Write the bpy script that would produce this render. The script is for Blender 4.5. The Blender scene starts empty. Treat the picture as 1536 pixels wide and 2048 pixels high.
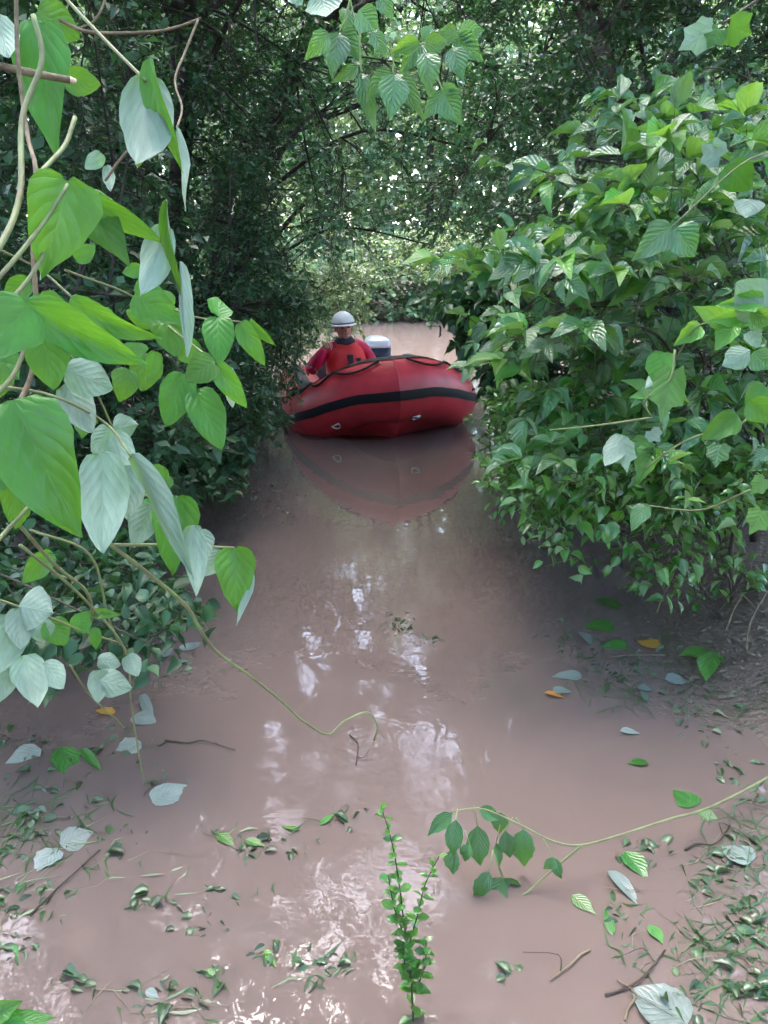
import bpy, math, random
import numpy as np
from mathutils import Vector, Matrix
random.seed(7); rng = np.random.default_rng(7)
R = math.radians
S = bpy.context.scene
C = S.collection

# ------------------------------------------------------------------ camera, world, sun, exposure
CAM_H, PITCH, F = 1.6, R(18.5), 1538.0
cam_d = bpy.data.cameras.new('camera'); cam = bpy.data.objects.new('camera', cam_d); C.objects.link(cam)
cam_d.sensor_fit = 'VERTICAL'; cam_d.sensor_height = 24.0; cam_d.lens = 24.0*F/2048
cam_d.clip_start = 0.05; cam_d.clip_end = 2000
cam.location = (0, 0, CAM_H); cam.rotation_euler = (math.pi/2-PITCH, 0, 0)
S.camera = cam
SUN_EL, SUN_AZ = R(67), R(-20)          # azimuth clockwise from +Y
w = bpy.data.worlds.new('World'); S.world = w; w.use_nodes = True
nt = w.node_tree; bg = nt.nodes['Background']
sky = nt.nodes.new('ShaderNodeTexSky'); sky.sky_type = 'NISHITA'; sky.sun_disc = False
sky.sun_elevation = SUN_EL; sky.sun_rotation = SUN_AZ
sky.air_density = 1.0; sky.dust_density = 3.0; sky.ozone_density = 1.5
nt.links.new(sky.outputs[0], bg.inputs[0]); bg.inputs[1].default_value = 0.15
sd = bpy.data.lights.new('sun', 'SUN'); sd.energy = .5; sd.angle = R(40); sd.color = (1, .97, .92)
so = bpy.data.objects.new('sun', sd); C.objects.link(so)
sdir = Vector((math.sin(SUN_AZ)*math.cos(SUN_EL), math.cos(SUN_AZ)*math.cos(SUN_EL), math.sin(SUN_EL)))
so.rotation_euler = sdir.to_track_quat('Z', 'Y').to_euler(); so.location = (0, -5, 20)
S.view_settings.view_transform = 'Standard'; S.view_settings.look = 'None'
S.view_settings.exposure = 4.0; S.view_settings.gamma = 1.0
S.render.engine = 'CYCLES'
cy = S.cycles
cy.use_denoising = True; cy.denoiser = 'OPENIMAGEDENOISE'
cy.max_bounces = 5; cy.diffuse_bounces = 3; cy.adaptive_threshold = .03; cy.glossy_bounces = 3; cy.transmission_bounces = 4; cy.transparent_max_bounces = 8
cy.caustics_reflective = False; cy.caustics_refractive = False; cy.sample_clamp_indirect = 6.0

# ------------------------------------------------------------------ pixel helpers (a pixel gives a direction, the depth comes from the scene)
FWD = np.array([0, math.cos(PITCH), -math.sin(PITCH)]); UP = np.array([0, math.sin(PITCH), math.cos(PITCH)]); RT = np.array([1., 0, 0])
EYE = np.array([0, 0, CAM_H])
def ray(u, v): return FWD + RT*((u-768)/F) + UP*(-(v-1024)/F)
def pix(u, v, d): return EYE + ray(u, v)*d
def gpt(u, v, z=0.0):
    r = ray(u, v); return EYE + r*((z-CAM_H)/r[2])

# ------------------------------------------------------------------ materials
def newmat(name):
    m = bpy.data.materials.new(name); m.use_nodes = True
    n = m.node_tree; n.nodes.clear(); o = n.nodes.new('ShaderNodeOutputMaterial'); return m, n, o
def N(n, t, **k):
    x = n.nodes.new('ShaderNode'+t)
    for a, b in k.items(): setattr(x, a, b)
    return x
def mth(n, op, a, b=None, c=None):
    x = N(n, 'Math', operation=op)
    for i, q in enumerate((a, b, c)):
        if q is None: continue
        if isinstance(q, (int, float)): x.inputs[i].default_value = q
        else: n.links.new(q, x.inputs[i])
    return x.outputs[0]
def mixc(n, f, a, b, blend='MIX'):
    x = N(n, 'Mix', data_type='RGBA', blend_type=blend)
    for i, q in ((0, f), (6, a), (7, b)):
        if isinstance(q, (int, float)): x.inputs[i].default_value = q
        elif isinstance(q, tuple): x.inputs[i].default_value = (*q, 1)
        else: n.links.new(q, x.inputs[i])
    return x.outputs[2]
def plain(name, col, rough=.6, spec=.5, noise=0., scale=20., col2=None, bump=0., metal=0., coat=0.):
    m, n, o = newmat(name); p = N(n, 'BsdfPrincipled'); n.links.new(p.outputs[0], o.inputs[0])
    p.inputs['Roughness'].default_value = rough; p.inputs['Specular IOR Level'].default_value = spec; p.inputs['Metallic'].default_value = metal
    p.inputs['Coat Weight'].default_value = coat; p.inputs['Coat Roughness'].default_value = .15
    p.inputs['Base Color'].default_value = (*col, 1)
    if noise or bump:
        tc = N(n, 'TexCoord'); t = N(n, 'TexNoise'); t.inputs['Scale'].default_value = scale; t.inputs['Detail'].default_value = 5
        n.links.new(tc.outputs['Object'], t.inputs['Vector'])
        c2 = col2 or tuple(c*(1-noise) for c in col)
        rp = N(n, 'ValToRGB'); rp.color_ramp.elements[0].position = .35; rp.color_ramp.elements[1].position = .65
        rp.color_ramp.elements[0].color = (*col, 1); rp.color_ramp.elements[1].color = (*c2, 1)
        n.links.new(t.outputs[0], rp.inputs[0]); n.links.new(rp.outputs[0], p.inputs['Base Color'])
        if bump:
            b = N(n, 'Bump'); b.inputs['Strength'].default_value = bump; b.inputs['Distance'].default_value = .02
            n.links.new(t.outputs[0], b.inputs['Height']); n.links.new(b.outputs[0], p.inputs['Normal'])
    return m
def leafmat(name, top, under, trans=(.16, .30, .03), tw=.35, rough=.35, spec=.5, veins=0, vein_str=.5, var=.35, under_rough=.6, vcol=.25):
    """two-sided leaf: upper colour, paler underside, light passing through, pinnate veins as relief"""
    m, n, o = newmat(name)
    geo = N(n, 'NewGeometry'); oi = N(n, 'ObjectInfo'); at = N(n, 'Attribute', attribute_name='rnd')
    r = mth(n, 'FRACT', mth(n, 'ADD', oi.outputs['Random'], at.outputs['Fac']))
    hs = N(n, 'HueSaturation'); hs.inputs['Saturation'].default_value = 1.0
    base = mixc(n, geo.outputs['Backfacing'], top, under)
    n.links.new(mth(n, 'ADD', mth(n, 'MULTIPLY', mth(n, 'FRACT', mth(n, 'MULTIPLY', r, 7.3)), .035), .490), hs.inputs['Hue'])
    n.links.new(mth(n, 'ADD', mth(n, 'MULTIPLY', r, 2*var), 1-var), hs.inputs['Value'])
    if veins:
        uv = N(n, 'UVMap'); sp = N(n, 'SeparateXYZ'); n.links.new(uv.outputs[0], sp.inputs[0])
        ax = mth(n, 'ABSOLUTE', sp.outputs[0])
        ph = mth(n, 'MULTIPLY', mth(n, 'SUBTRACT', sp.outputs[1], mth(n, 'MULTIPLY', ax, .42)), veins)
        s = mth(n, 'ABSOLUTE', mth(n, 'SINE', mth(n, 'MULTIPLY', ph, math.pi)))      # 0 on a vein
        mid = mth(n, 'MINIMUM', mth(n, 'MULTIPLY', ax, 14.), 1.)
        h = mth(n, 'MULTIPLY', mth(n, 'POWER', s, .6), mid)
        nz = N(n, 'TexNoise'); nz.inputs['Scale'].default_value = 9; n.links.new(uv.outputs[0], nz.inputs[0])
        h2 = mth(n, 'ADD', h, mth(n, 'MULTIPLY', nz.outputs[0], .8))
        b = N(n, 'Bump'); b.inputs['Strength'].default_value = vein_str; b.inputs['Distance'].default_value = .006
        n.links.new(h2, b.inputs['Height'])
        vm = mth(n, 'SUBTRACT', 1., mth(n, 'MINIMUM', mth(n, 'MULTIPLY', h, 4.), 1.))
        base = mixc(n, mth(n, 'MULTIPLY', vm, vcol), base, (.30, .38, .16))
        blot = N(n, 'TexNoise'); blot.inputs['Scale'].default_value = 2.3; blot.inputs['Detail'].default_value = 6; ov = N(n, 'VectorMath', operation='ADD'); n.links.new(uv.outputs[0], ov.inputs[0])
        cv = N(n, 'CombineXYZ'); n.links.new(mth(n, 'MULTIPLY', r, 37.), cv.inputs[0]); n.links.new(cv.outputs[0], ov.inputs[1]); n.links.new(ov.outputs[0], blot.inputs[0])
        bl = N(n, 'MapRange'); bl.inputs[1].default_value = .3; bl.inputs[2].default_value = .75; bl.inputs[3].default_value = 1.12; bl.inputs[4].default_value = .68; n.links.new(blot.outputs[0], bl.inputs[0])
        base = mixc(n, 1., base, bl.outputs[0], 'MULTIPLY')
        sp2 = N(n, 'TexNoise'); sp2.inputs['Scale'].default_value = 11; n.links.new(ov.outputs[0], sp2.inputs[0]); sm = N(n, 'MapRange'); sm.inputs[1].default_value = .70; sm.inputs[2].default_value = .76; n.links.new(sp2.outputs[0], sm.inputs[0])
        base = mixc(n, mth(n, 'MULTIPLY', sm.outputs[0], .7), base, (.12, .08, .03))      # brown specks
    n.links.new(base, hs.inputs['Color'])
    p = N(n, 'BsdfPrincipled'); n.links.new(hs.outputs[0], p.inputs['Base Color'])
    rr = N(n, 'MapRange'); n.links.new(geo.outputs['Backfacing'], rr.inputs[0]); rr.inputs[3].default_value = rough; rr.inputs[4].default_value = under_rough
    n.links.new(rr.outputs[0], p.inputs['Roughness']); p.inputs['Specular IOR Level'].default_value = spec
    tr = N(n, 'BsdfTranslucent'); hs2 = N(n, 'HueSaturation'); hs2.inputs['Color'].default_value = (*trans, 1)
    n.links.new(mth(n, 'ADD', mth(n, 'MULTIPLY', r, var), 1-var/2), hs2.inputs['Value']); n.links.new(hs2.outputs[0], tr.inputs[0])
    if veins: n.links.new(b.outputs[0], p.inputs['Normal'])
    mx = N(n, 'MixShader'); mx.inputs[0].default_value = tw
    n.links.new(p.outputs[0], mx.inputs[1]); n.links.new(tr.outputs[0], mx.inputs[2]); n.links.new(mx.outputs[0], o.inputs[0])
    return m
M = {}
M['kudzu'] = leafmat('kudzu_leaf', (.060, .19, .020), (.25, .335, .26), (.15, .36, .025), .30, .40, .45, 6, .22, .22, .6, .16)
M['elder'] = leafmat('elder_leaf', (.046, .15, .032), (.20, .31, .21), (.14, .34, .035), .25, .2, .95, 7, .42, .28, .45, .10)
M['elder_young'] = leafmat('young_elder_leaf', (.085, .24, .03), (.22, .35, .18), (.22, .44, .04), .32, .3, .55, 7, .35, .25, .5, .10)
M['privet'] = leafmat('privet_leaf', (.055, .15, .03), (.14, .24, .10), (.18, .40, .04), .25, .25, .7, 0, 0, .3)
M['dark'] = leafmat('shade_leaf', (.019, .060, .022), (.040, .09, .04), (.06, .17, .032), .2, .42, .3, 0, 0, .4)  # shade inside the wood put into this darker, cooler leaf colour
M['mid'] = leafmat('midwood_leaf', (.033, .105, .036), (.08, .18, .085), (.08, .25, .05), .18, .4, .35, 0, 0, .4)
M['far'] = leafmat('hazed_far_leaf', (.12, .19, .085), (.17, .24, .14), (.24, .36, .13), .34, .4, .4, 0, 0, .35)  # haze and open-sky brightness of the far bank put into the leaf colour
M['bark'] = plain('bark', (.045, .036, .028), .85, .3, .5, 30, (.022, .018, .014), .6)
M['twig'] = plain('twig', (.06, .045, .032), .8, .3, .4, 30)
M['vine'] = plain('vine_stem', (.17, .21, .08), .6, .4, .3, 25, (.14, .13, .06), .2)
M['vine_brown'] = plain('old_vine_stem', (.20, .15, .09), .75, .3, .5, 40, (.11, .08, .05), .4)
M['green_stem'] = plain('green_stem', (.16, .24, .06), .5, .5, .3, 30)

# ------------------------------------------------------------------ mesh helpers
def setmesh(me, V, Fc, uv=None, rnd=None, smooth=True):
    """V (n,3); Fc (m,k) int array of tris or quads; uv per vertex"""
    V = np.asarray(V, np.float32); Fc = np.asarray(Fc, np.int32); k = Fc.shape[1]
    me.vertices.add(len(V)); me.vertices.foreach_set('co', V.ravel())
    me.loops.add(Fc.size); me.loops.foreach_set('vertex_index', Fc.ravel())
    me.polygons.add(len(Fc)); me.polygons.foreach_set('loop_start', np.arange(0, Fc.size, k, dtype=np.int32))
    me.polygons.foreach_set('use_smooth', np.full(len(Fc), smooth))
    if uv is not None:
        l = me.uv_layers.new(name='UVMap'); l.data.foreach_set('uv', np.asarray(uv, np.float32)[Fc.ravel()].ravel())
    if rnd is not None:
        a = me.attributes.new('rnd', 'FLOAT', 'POINT'); a.data.foreach_set('value', np.asarray(rnd, np.float32))
    me.update(calc_edges=True); return me
def obj(name, V, Fc, mat, parent=None, uv=None, rnd=None, smooth=True, kind=None):
    me = bpy.data.meshes.new(name); setmesh(me, V, Fc, uv, rnd, smooth)
    me.materials.append(M[mat] if isinstance(mat, str) else mat)
    o = bpy.data.objects.new(name, me); C.objects.link(o)
    if parent is not None: o.parent = parent
    if kind: o['kind'] = kind
    return o
def tag(o, label, cat=None, group=None):
    o['label'] = label
    if cat: o['category'] = cat
    if group: o['group'] = group
    return o
def empty(name, loc=(0, 0, 0), label=None, cat=None, group=None, rz=0):
    o = bpy.data.objects.new(name, None); C.objects.link(o); o.location = tuple(float(a) for a in loc); o.rotation_euler.z = rz; o.empty_display_size = .05
    if label: tag(o, label, cat, group)
    return o
class MB:
    """collects verts/quads"""
    def __init__(s): s.v = []; s.f = []; s.n = 0
    def add(s, V, Fc):
        V = np.asarray(V, float); Fc = np.asarray(Fc, int)
        if Fc.shape[1] == 3: Fc = np.hstack([Fc, Fc[:, 2:3]])
        s.v.append(V); s.f.append(Fc+s.n); s.n += len(V); return s
    def build(s, name, mat, parent=None, off=(0, 0, 0), smooth=True, kind=None):
        V = np.vstack(s.v)-np.asarray(off); Fc = np.vstack(s.f)
        tri = Fc[:, 2] == Fc[:, 3]
        if tri.any():                                # split quads so every face is a triangle
            q = Fc[~tri]; Fc = np.vstack([Fc[tri][:, :3], q[:, [0, 1, 2]], q[:, [0, 2, 3]]])
        return obj(name, V, Fc, mat, parent, smooth=smooth, kind=kind)
def catmull(P, k=4):
    P = np.asarray(P, float)
    if len(P) < 3: return P
    Q = np.vstack([2*P[0]-P[1], P, 2*P[-1]-P[-2]]); out = []
    for i in range(1, len(Q)-2):
        for t in np.arange(k)/k:
            a, b, c, d = Q[i-1:i+3]
            out.append(.5*(2*b+(c-a)*t+(2*a-5*b+4*c-d)*t*t+(3*b-a-3*c+d)*t**3))
    out.append(P[-1]); return np.array(out)
def tube(P, r0, r1=None, sides=6, cap=True, rad=None):
    P = np.asarray(P, float); n = len(P); r1 = r0 if r1 is None else r1
    rr = np.linspace(r0, r1, n) if rad is None else np.asarray(rad)
    T = np.gradient(P, axis=0); T /= np.linalg.norm(T, axis=1)[:, None]+1e-9
    ref = np.array([0, 0, 1.]) if abs(T[0][2]) < .9 else np.array([1., 0, 0]); V = []
    x = np.cross(T[0], ref); x /= np.linalg.norm(x)
    for i in range(n):
        x = x-T[i]*x.dot(T[i]); x /= np.linalg.norm(x)+1e-9; y = np.cross(T[i], x)
        a = np.arange(sides)*2*math.pi/sides
        V.append(P[i]+rr[i]*(np.cos(a)[:, None]*x+np.sin(a)[:, None]*y))
    V = np.vstack(V); Fc = []
    for i in range(n-1):
        for j in range(sides):
            a = i*sides+j; b = i*sides+(j+1) % sides; Fc.append((a, b, b+sides, a+sides))
    if cap:
        V = np.vstack([V, P[0], P[-1]]); m = len(V)
        for j in range(sides):
            Fc.append((m-2, (j+1) % sides, j, j)); q = (n-1)*sides; Fc.append((m-1, q+j, q+(j+1) % sides, q+(j+1) % sides))
    return V, np.array(Fc)
def batch_tubes(A, B, Cc, r0, r1, seg=3, sides=3):
    """many thin quadratic twigs A->B (control Cc) at once"""
    n = len(A); t = np.linspace(0, 1, seg+1)[None, :, None]
    P = (1-t)**2*A[:, None]+2*t*(1-t)*Cc[:, None]+t*t*B[:, None]
    D = (B-A); D /= np.linalg.norm(D, axis=1)[:, None]+1e-9
    ref = np.tile([0.3, .2, 1.], (n, 1)); X = np.cross(D, ref); X /= np.linalg.norm(X, axis=1)[:, None]+1e-9; Y = np.cross(D, X)
    a = np.arange(sides)*2*math.pi/sides
    ring = np.cos(a)[None, :, None]*X[:, None]+np.sin(a)[None, :, None]*Y[:, None]
    rr = (np.asarray(r0).reshape(-1, 1)*(1-t[..., 0])+np.asarray(r1).reshape(-1, 1)*t[..., 0])
    V = P[:, :, None]+ring[:, None]*rr[:, :, None, None]
    f = []
    for i in range(seg):
        for j in range(sides): f.append((i*sides+j, i*sides+(j+1) % sides, (i+1)*sides+(j+1) % sides, (i+1)*sides+j))
    f = np.array(f); k = (seg+1)*sides
    return V.reshape(-1, 3), (f[None]+(np.arange(n)*k)[:, None, None]).reshape(-1, 4)

# ------------------------------------------------------------------ leaf shapes: x across (full width 1), y along 0..1, z up
def leaf_template(prof, cols=4, fold=.15, droop=.18, wave=.03, seed=0, asym=0., twist=0.):
    """prof: list of (y, halfwidth_left, halfwidth_right)"""
    r = np.random.default_rng(seed); xs = np.linspace(-1, 1, cols+1); V = []; U = []
    for i, (y, wl, wr) in enumerate(prof):
        for x in xs:
            hw = wl if x < 0 else wr
            X = x*hw; Z = fold*abs(X)*1.2-droop*(y**2)+wave*math.sin(6.5*y+3*x+seed)*abs(x)+twist*X*y
            Yo = y+(0 if abs(x) < .6 else r.normal(0, .006))
            V.append((X+asym*math.sin(y*2.5)*.06, Yo, Z)); U.append((x, y))
    k = cols+1; Fc = [(i*k+j, i*k+j+1, (i+1)*k+j+1, (i+1)*k+j) for i in range(len(prof)-1) for j in range(cols)]
    return np.array(V), np.array(Fc), np.array(U)
def ovate(seed, teeth=0.):
    r = np.random.default_rng(seed); P = []
    for i, y in enumerate(np.linspace(0, 1, 9)):
        h = .5*(math.sin(math.pi*min(1, y**.66))**.8)*(1.0 if y < .99 else 0)*(1 if y < .6 else 1-.35*(y-.6)/.4)
        if y == 0: h = .03
        if y > .99: h = .008
        if .2 < y < .95: h += (teeth*(1 if i % 2 else -1)+r.normal(0, .012))
        P.append((y, max(h, .008), max(h+r.normal(0, .01), .008)))
    return P
KW = [(0, .10), (.02, .26), (.12, .42), (.26, .49), (.38, .47), (.47, .40), (.58, .36), (.72, .27), (.86, .13), (.95, .05), (1., .006)]
def kud(kind, seed):
    r = np.random.default_rng(seed); P = []
    for y, h in KW:
        o = .5*math.sin(math.pi*min(1, (y*.92+.08)**.8))**.8 if 0 < y < .99 else h
        o = max(o*.98, .006)
        l, q = {'t': (h, h), 'l': (h, min(o, .46)), 'r': (min(o, .46), h), 'o': (min(o, .46), min(o, .46))}[kind]
        P.append((y, max(.006, l+r.normal(0, .01)), max(.006, q+r.normal(0, .01))))
    return P
def mk(prof, n=None, **k):
    V, Fc, U = leaf_template(prof, **k); return V, Fc, U
LT = {}
LT['kudzu'] = [mk(kud(k, i), cols=4, fold=f, droop=d, wave=w_, seed=i, twist=t) for i, (k, f, d, w_, t) in enumerate([
    ('t', .10, .12, .05, .1), ('l', .22, .20, .05, -.2), ('r', .18, .16, .06, .2), ('o', .12, .22, .05, -.1), ('t', .3, .28, .06, .2), ('o', .25, .10, .04, .3)])]
LT['elder'] = [mk(ovate(i, .02), cols=2, fold=f, droop=d, wave=.04, seed=i, twist=t) for i, (f, d, t) in enumerate([(.25, .15, .1), (.4, .25, -.2), (.15, .3, .2), (.5, .1, 0.)])]
LT['oval'] = [mk([(0, .04, .04), (.2, .3, .3), (.5, .42, .42), (.8, .28, .28), (1, .02, .02)], cols=2, fold=f, droop=d, wave=.02, seed=i) for i, (f, d) in enumerate([(.25, .1), (.1, .2), (.4, .15)])]
def simple_leaf(wd, fold, droop):
    V = np.array([(0, 0, 0), (-wd, .45, fold*wd), (0, .5, -droop*.25), (wd, .45, fold*wd), (0, 1, -droop)]); Fc = np.array([(0, 2, 1), (0, 3, 2), (1, 2, 4), (2, 3, 4)])
    return V, Fc, np.array([(0, 0), (-1, .45), (0, .5), (1, .45), (0, 1)])
LT['small'] = [simple_leaf(.27, .3, .15), simple_leaf(.24, .5, .25), simple_leaf(.3, .1, .1)]
def flat_leaf(wd, f): return np.array([(0, 0, 0), (-wd, .5, f), (0, 1, 0), (wd, .5, f)]), np.array([(0, 3, 1), (3, 2, 1)]), np.array([(0, 0), (-1, .5), (0, 1), (1, .5)])
LT['tiny'] = [flat_leaf(.3, .08), flat_leaf(.36, -.05)]
# five-lobed maple-like leaf
def maple(seed):
    r = np.random.default_rng(seed); pts = []
    for a, q in [(-170, .25), (-140, .55), (-118, .52), (-97, .66), (-74, .60), (-50, .80), (-24, .66), (0, 1.0), (24, .66), (50, .80), (74, .60), (97, .66), (118, .52), (140, .55), (170, .25)]:
        q *= r.normal(1, .04); pts.append((.62*q*math.sin(R(a)), .34+.64*q*math.cos(R(a)), .10*q*abs(math.sin(R(a*2)))-.08*q))
    V = np.array([(0, .34, .0)]+pts); n = len(pts)
    Fc = np.array([(0, i+2, i+1) for i in range(n-1)]+[(0, 1, n)]); U = np.stack([V[:, 0]*1.6, V[:, 1]], 1)
    return V, Fc, U
LT['maple'] = [maple(i) for i in range(3)]
_lm = {}
def leafmesh(kind, i, mat):
    i %= len(LT[kind]); k = (kind, i, mat)
    if k not in _lm:
        me = bpy.data.meshes.new('leaf'); V, Fc, U = LT[kind][i]; setmesh(me, V, Fc, U); me.materials.append(M[mat]); _lm[k] = me
    return _lm[k]
def nrm(a): return a/(np.linalg.norm(a, axis=-1, keepdims=True)+1e-9)
def basis(Y, Nn):
    Y = nrm(Y); X = nrm(np.cross(Y, Nn)); Z = np.cross(X, Y); return X, Y, Z
def leaf_obj(kind, i, mat, P, X, Y, Z, w_, L, parent, off, name='leaf', zs=None):
    o = bpy.data.objects.new(name, leafmesh(kind, i, mat)); C.objects.link(o); o.parent = parent
    zs = L if zs is None else zs; p = P-off
    m = [[X[k]*w_, Y[k]*L, Z[k]*zs, p[k]] for k in range(3)]+[[0, 0, 0, 1]]
    o.matrix_basis = Matrix([[float(q) for q in r_] for r_ in m]); return o
def leaf_join(name, kind, mat, P, X, Y, Z, L, parent, off, wf=1.):
    """many leaves as one stuff mesh"""
    Vs = []; Fs = []; Us = []; Rs = []; n0 = 0; T = LT[kind]; pick = rng.integers(0, len(T), len(P))
    for t in range(len(T)):
        s = pick == t
        if not s.any(): continue
        V, Fc, U = T[t]; n = s.sum(); L_ = L[s][:, None, None]
        W = (P[s]-off)[:, None]+L_*(V[None, :, :1]*wf*X[s][:, None]+V[None, :, 1:2]*Y[s][:, None]+V[None, :, 2:]*Z[s][:, None])
        Vs.append(W.reshape(-1, 3)); Fs.append((Fc[None]+(np.arange(n)*len(V))[:, None, None]).reshape(-1, Fc.shape[1])+n0); n0 += n*len(V)
        Us.append(np.tile(U, (n, 1))); Rs.append(np.repeat(rng.random(n), len(V)))
    return obj(name, np.vstack(Vs), np.vstack(Fs), mat, parent, np.vstack(Us), np.concatenate(Rs), kind='stuff')

# ------------------------------------------------------------------ plants grown on a skeleton
def twig_leaves(A, B, n, L, droop=.25, jit=.35, up=1.0):
    """simple leaves in two rows along twigs A->B"""
    T = len(A); D = nrm(B-A); s = (np.arange(n)+.6)/n; s = np.clip(s[None]+rng.normal(0, .03, (T, n)), 0, 1)
    P = A[:, None]+(B-A)[:, None]*s[..., None]
    side = nrm(np.cross(D, np.array([0, 0, 1.])+rng.normal(0, .25, (T, 3))))
    sg = np.where(np.arange(n) % 2, 1., -1.)[None, :, None]
    Y = D[:, None]*.55+side[:, None]*sg*.85+rng.normal(0, jit, (T, n, 3)); Y[..., 2] -= droop
    Nn = np.array([0, 0, up])+rng.normal(0, .45, (T, n, 3))
    Ls = L*np.clip(rng.normal(1, .22, (T, n)), .5, 1.5)
    return P.reshape(-1, 3), nrm(Y).reshape(-1, 3), Nn.reshape(-1, 3), Ls.reshape(-1)
def compound_leaves(A, B, nodes, L, leaflets=3, pet=.6, droop=.35):
    """compound leaves: petiole with 3 or 5 leaflets; returns leaves and petioles"""
    T = len(A); D = nrm(B-A); Ps = []; Ys = []; Ns = []; Ls = []; PA = []; PB = []
    for k in range(nodes):
        s = .25+.75*(k+1)/nodes; a = A+(B-A)*s
        side = nrm(np.cross(D, np.array([0, 0, 1.])+rng.normal(0, .3, (T, 3))))*(1 if k % 2 else -1)
        if k == nodes-1: side = side*.2
        d = nrm(D*.6+side*.9+rng.normal(0, .3, (T, 3))+np.array([0, -.12, .05])); pl = L*pet*rng.uniform(.7, 1.3, (T, 1)); b = a+d*pl; PA.append(a); PB.append(b)
        Nn = nrm(np.array([0, -.3, .95])+rng.normal(0, .3, (T, 3))); sd = nrm(np.cross(d, Nn)); ln = L*np.clip(rng.normal(1, .3, T), .45, 1.6)
        for q in range(leaflets):
            if q == 0: y = d; p = b; f = 1.1
            else:
                sg = 1 if q % 2 else -1; back = (q-1)//2
                y = d*.45+sd*sg*.95; p = b-d*pl*(.08+.45*back); f = .9
            y = nrm(y+np.array([0, 0, -droop])+rng.normal(0, .12, (T, 3)))
            Ps.append(p); Ys.append(y); Ns.append(Nn+rng.normal(0, .22, (T, 3))); Ls.append(ln*f)
    return np.vstack(Ps), np.vstack(Ys), np.vstack(Ns), np.concatenate(Ls), np.vstack(PA), np.vstack(PB)
def in_view(P, mar=60):
    r = P-EYE; d = r@FWD; u = 768+F*(r@RT)/np.maximum(d, .01); v = 1024-F*(r@UP)/np.maximum(d, .01)
    return (d > .3) & (u > -mar) & (u < 1536+mar) & (v > -mar) & (v < 2048+mar), d, u, v
SKYGAPS = [(860, 1530, 75, 150), (740, 1490, 45, 60), (400, 1700, 75, 90), (800, 1275, 30, 60), (965, 1240, 22, 50), (545, 1500, 40, 70), (1000, 1455, 35, 40), (360, 1800, 60, 70), (620, 1330, 40, 80), (1260, 1440, 30, 70), (560, 1640, 40, 60), (930, 1620, 50, 60)]
_g = np.random.default_rng(3)
SKYGAPS += [(_g.normal(830, 130), _g.uniform(1130, 1720), _g.uniform(10, 22), _g.uniform(14, 38)) for _ in range(34)]+[(_g.normal(400, 60), _g.normal(1730, 70), _g.uniform(10, 22), _g.uniform(14, 30)) for _ in range(8)]
def open_gaps(P):
    """holes in the crowns, where the photograph's water mirrors bare sky (seen from the mirrored eye)"""
    r = P-EYE*np.array([1, 1, -1]); r = r*np.array([1, 1, -1]); d = np.maximum(r@FWD, .1); u = 768+F*(r@RT)/d; v = 1024-F*(r@UP)/d; k = np.ones(len(P), bool)
    for a, b_, ru, rv in SKYGAPS: k &= ~((((u-a)/ru)**2+((v-b_)/rv)**2 < rng.uniform(.6, 1.1, len(P))) & (rng.random(len(P)) < .97) & (P[:, 2] > 1.5))
    k &= ~((np.hypot(P[:, 0]-1.2, P[:, 1]-2.6) < rng.uniform(1.2, 1.8, len(P))) & (P[:, 2] > 3.2))      # opening cut in the crowns to bring light to the right bushes
    k &= ~((np.hypot(P[:, 0]-.1, P[:, 1]+.7) < rng.uniform(.9, 1.4, len(P))) & (P[:, 2] > 2.6)); k &= ~((np.hypot(P[:, 0]+.1, P[:, 1]-8.6) < rng.uniform(.9, 1.4, len(P))) & (P[:, 2] > 3.0))  # further openings cut to light the near leaves, the boat and the person
    return k
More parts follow.
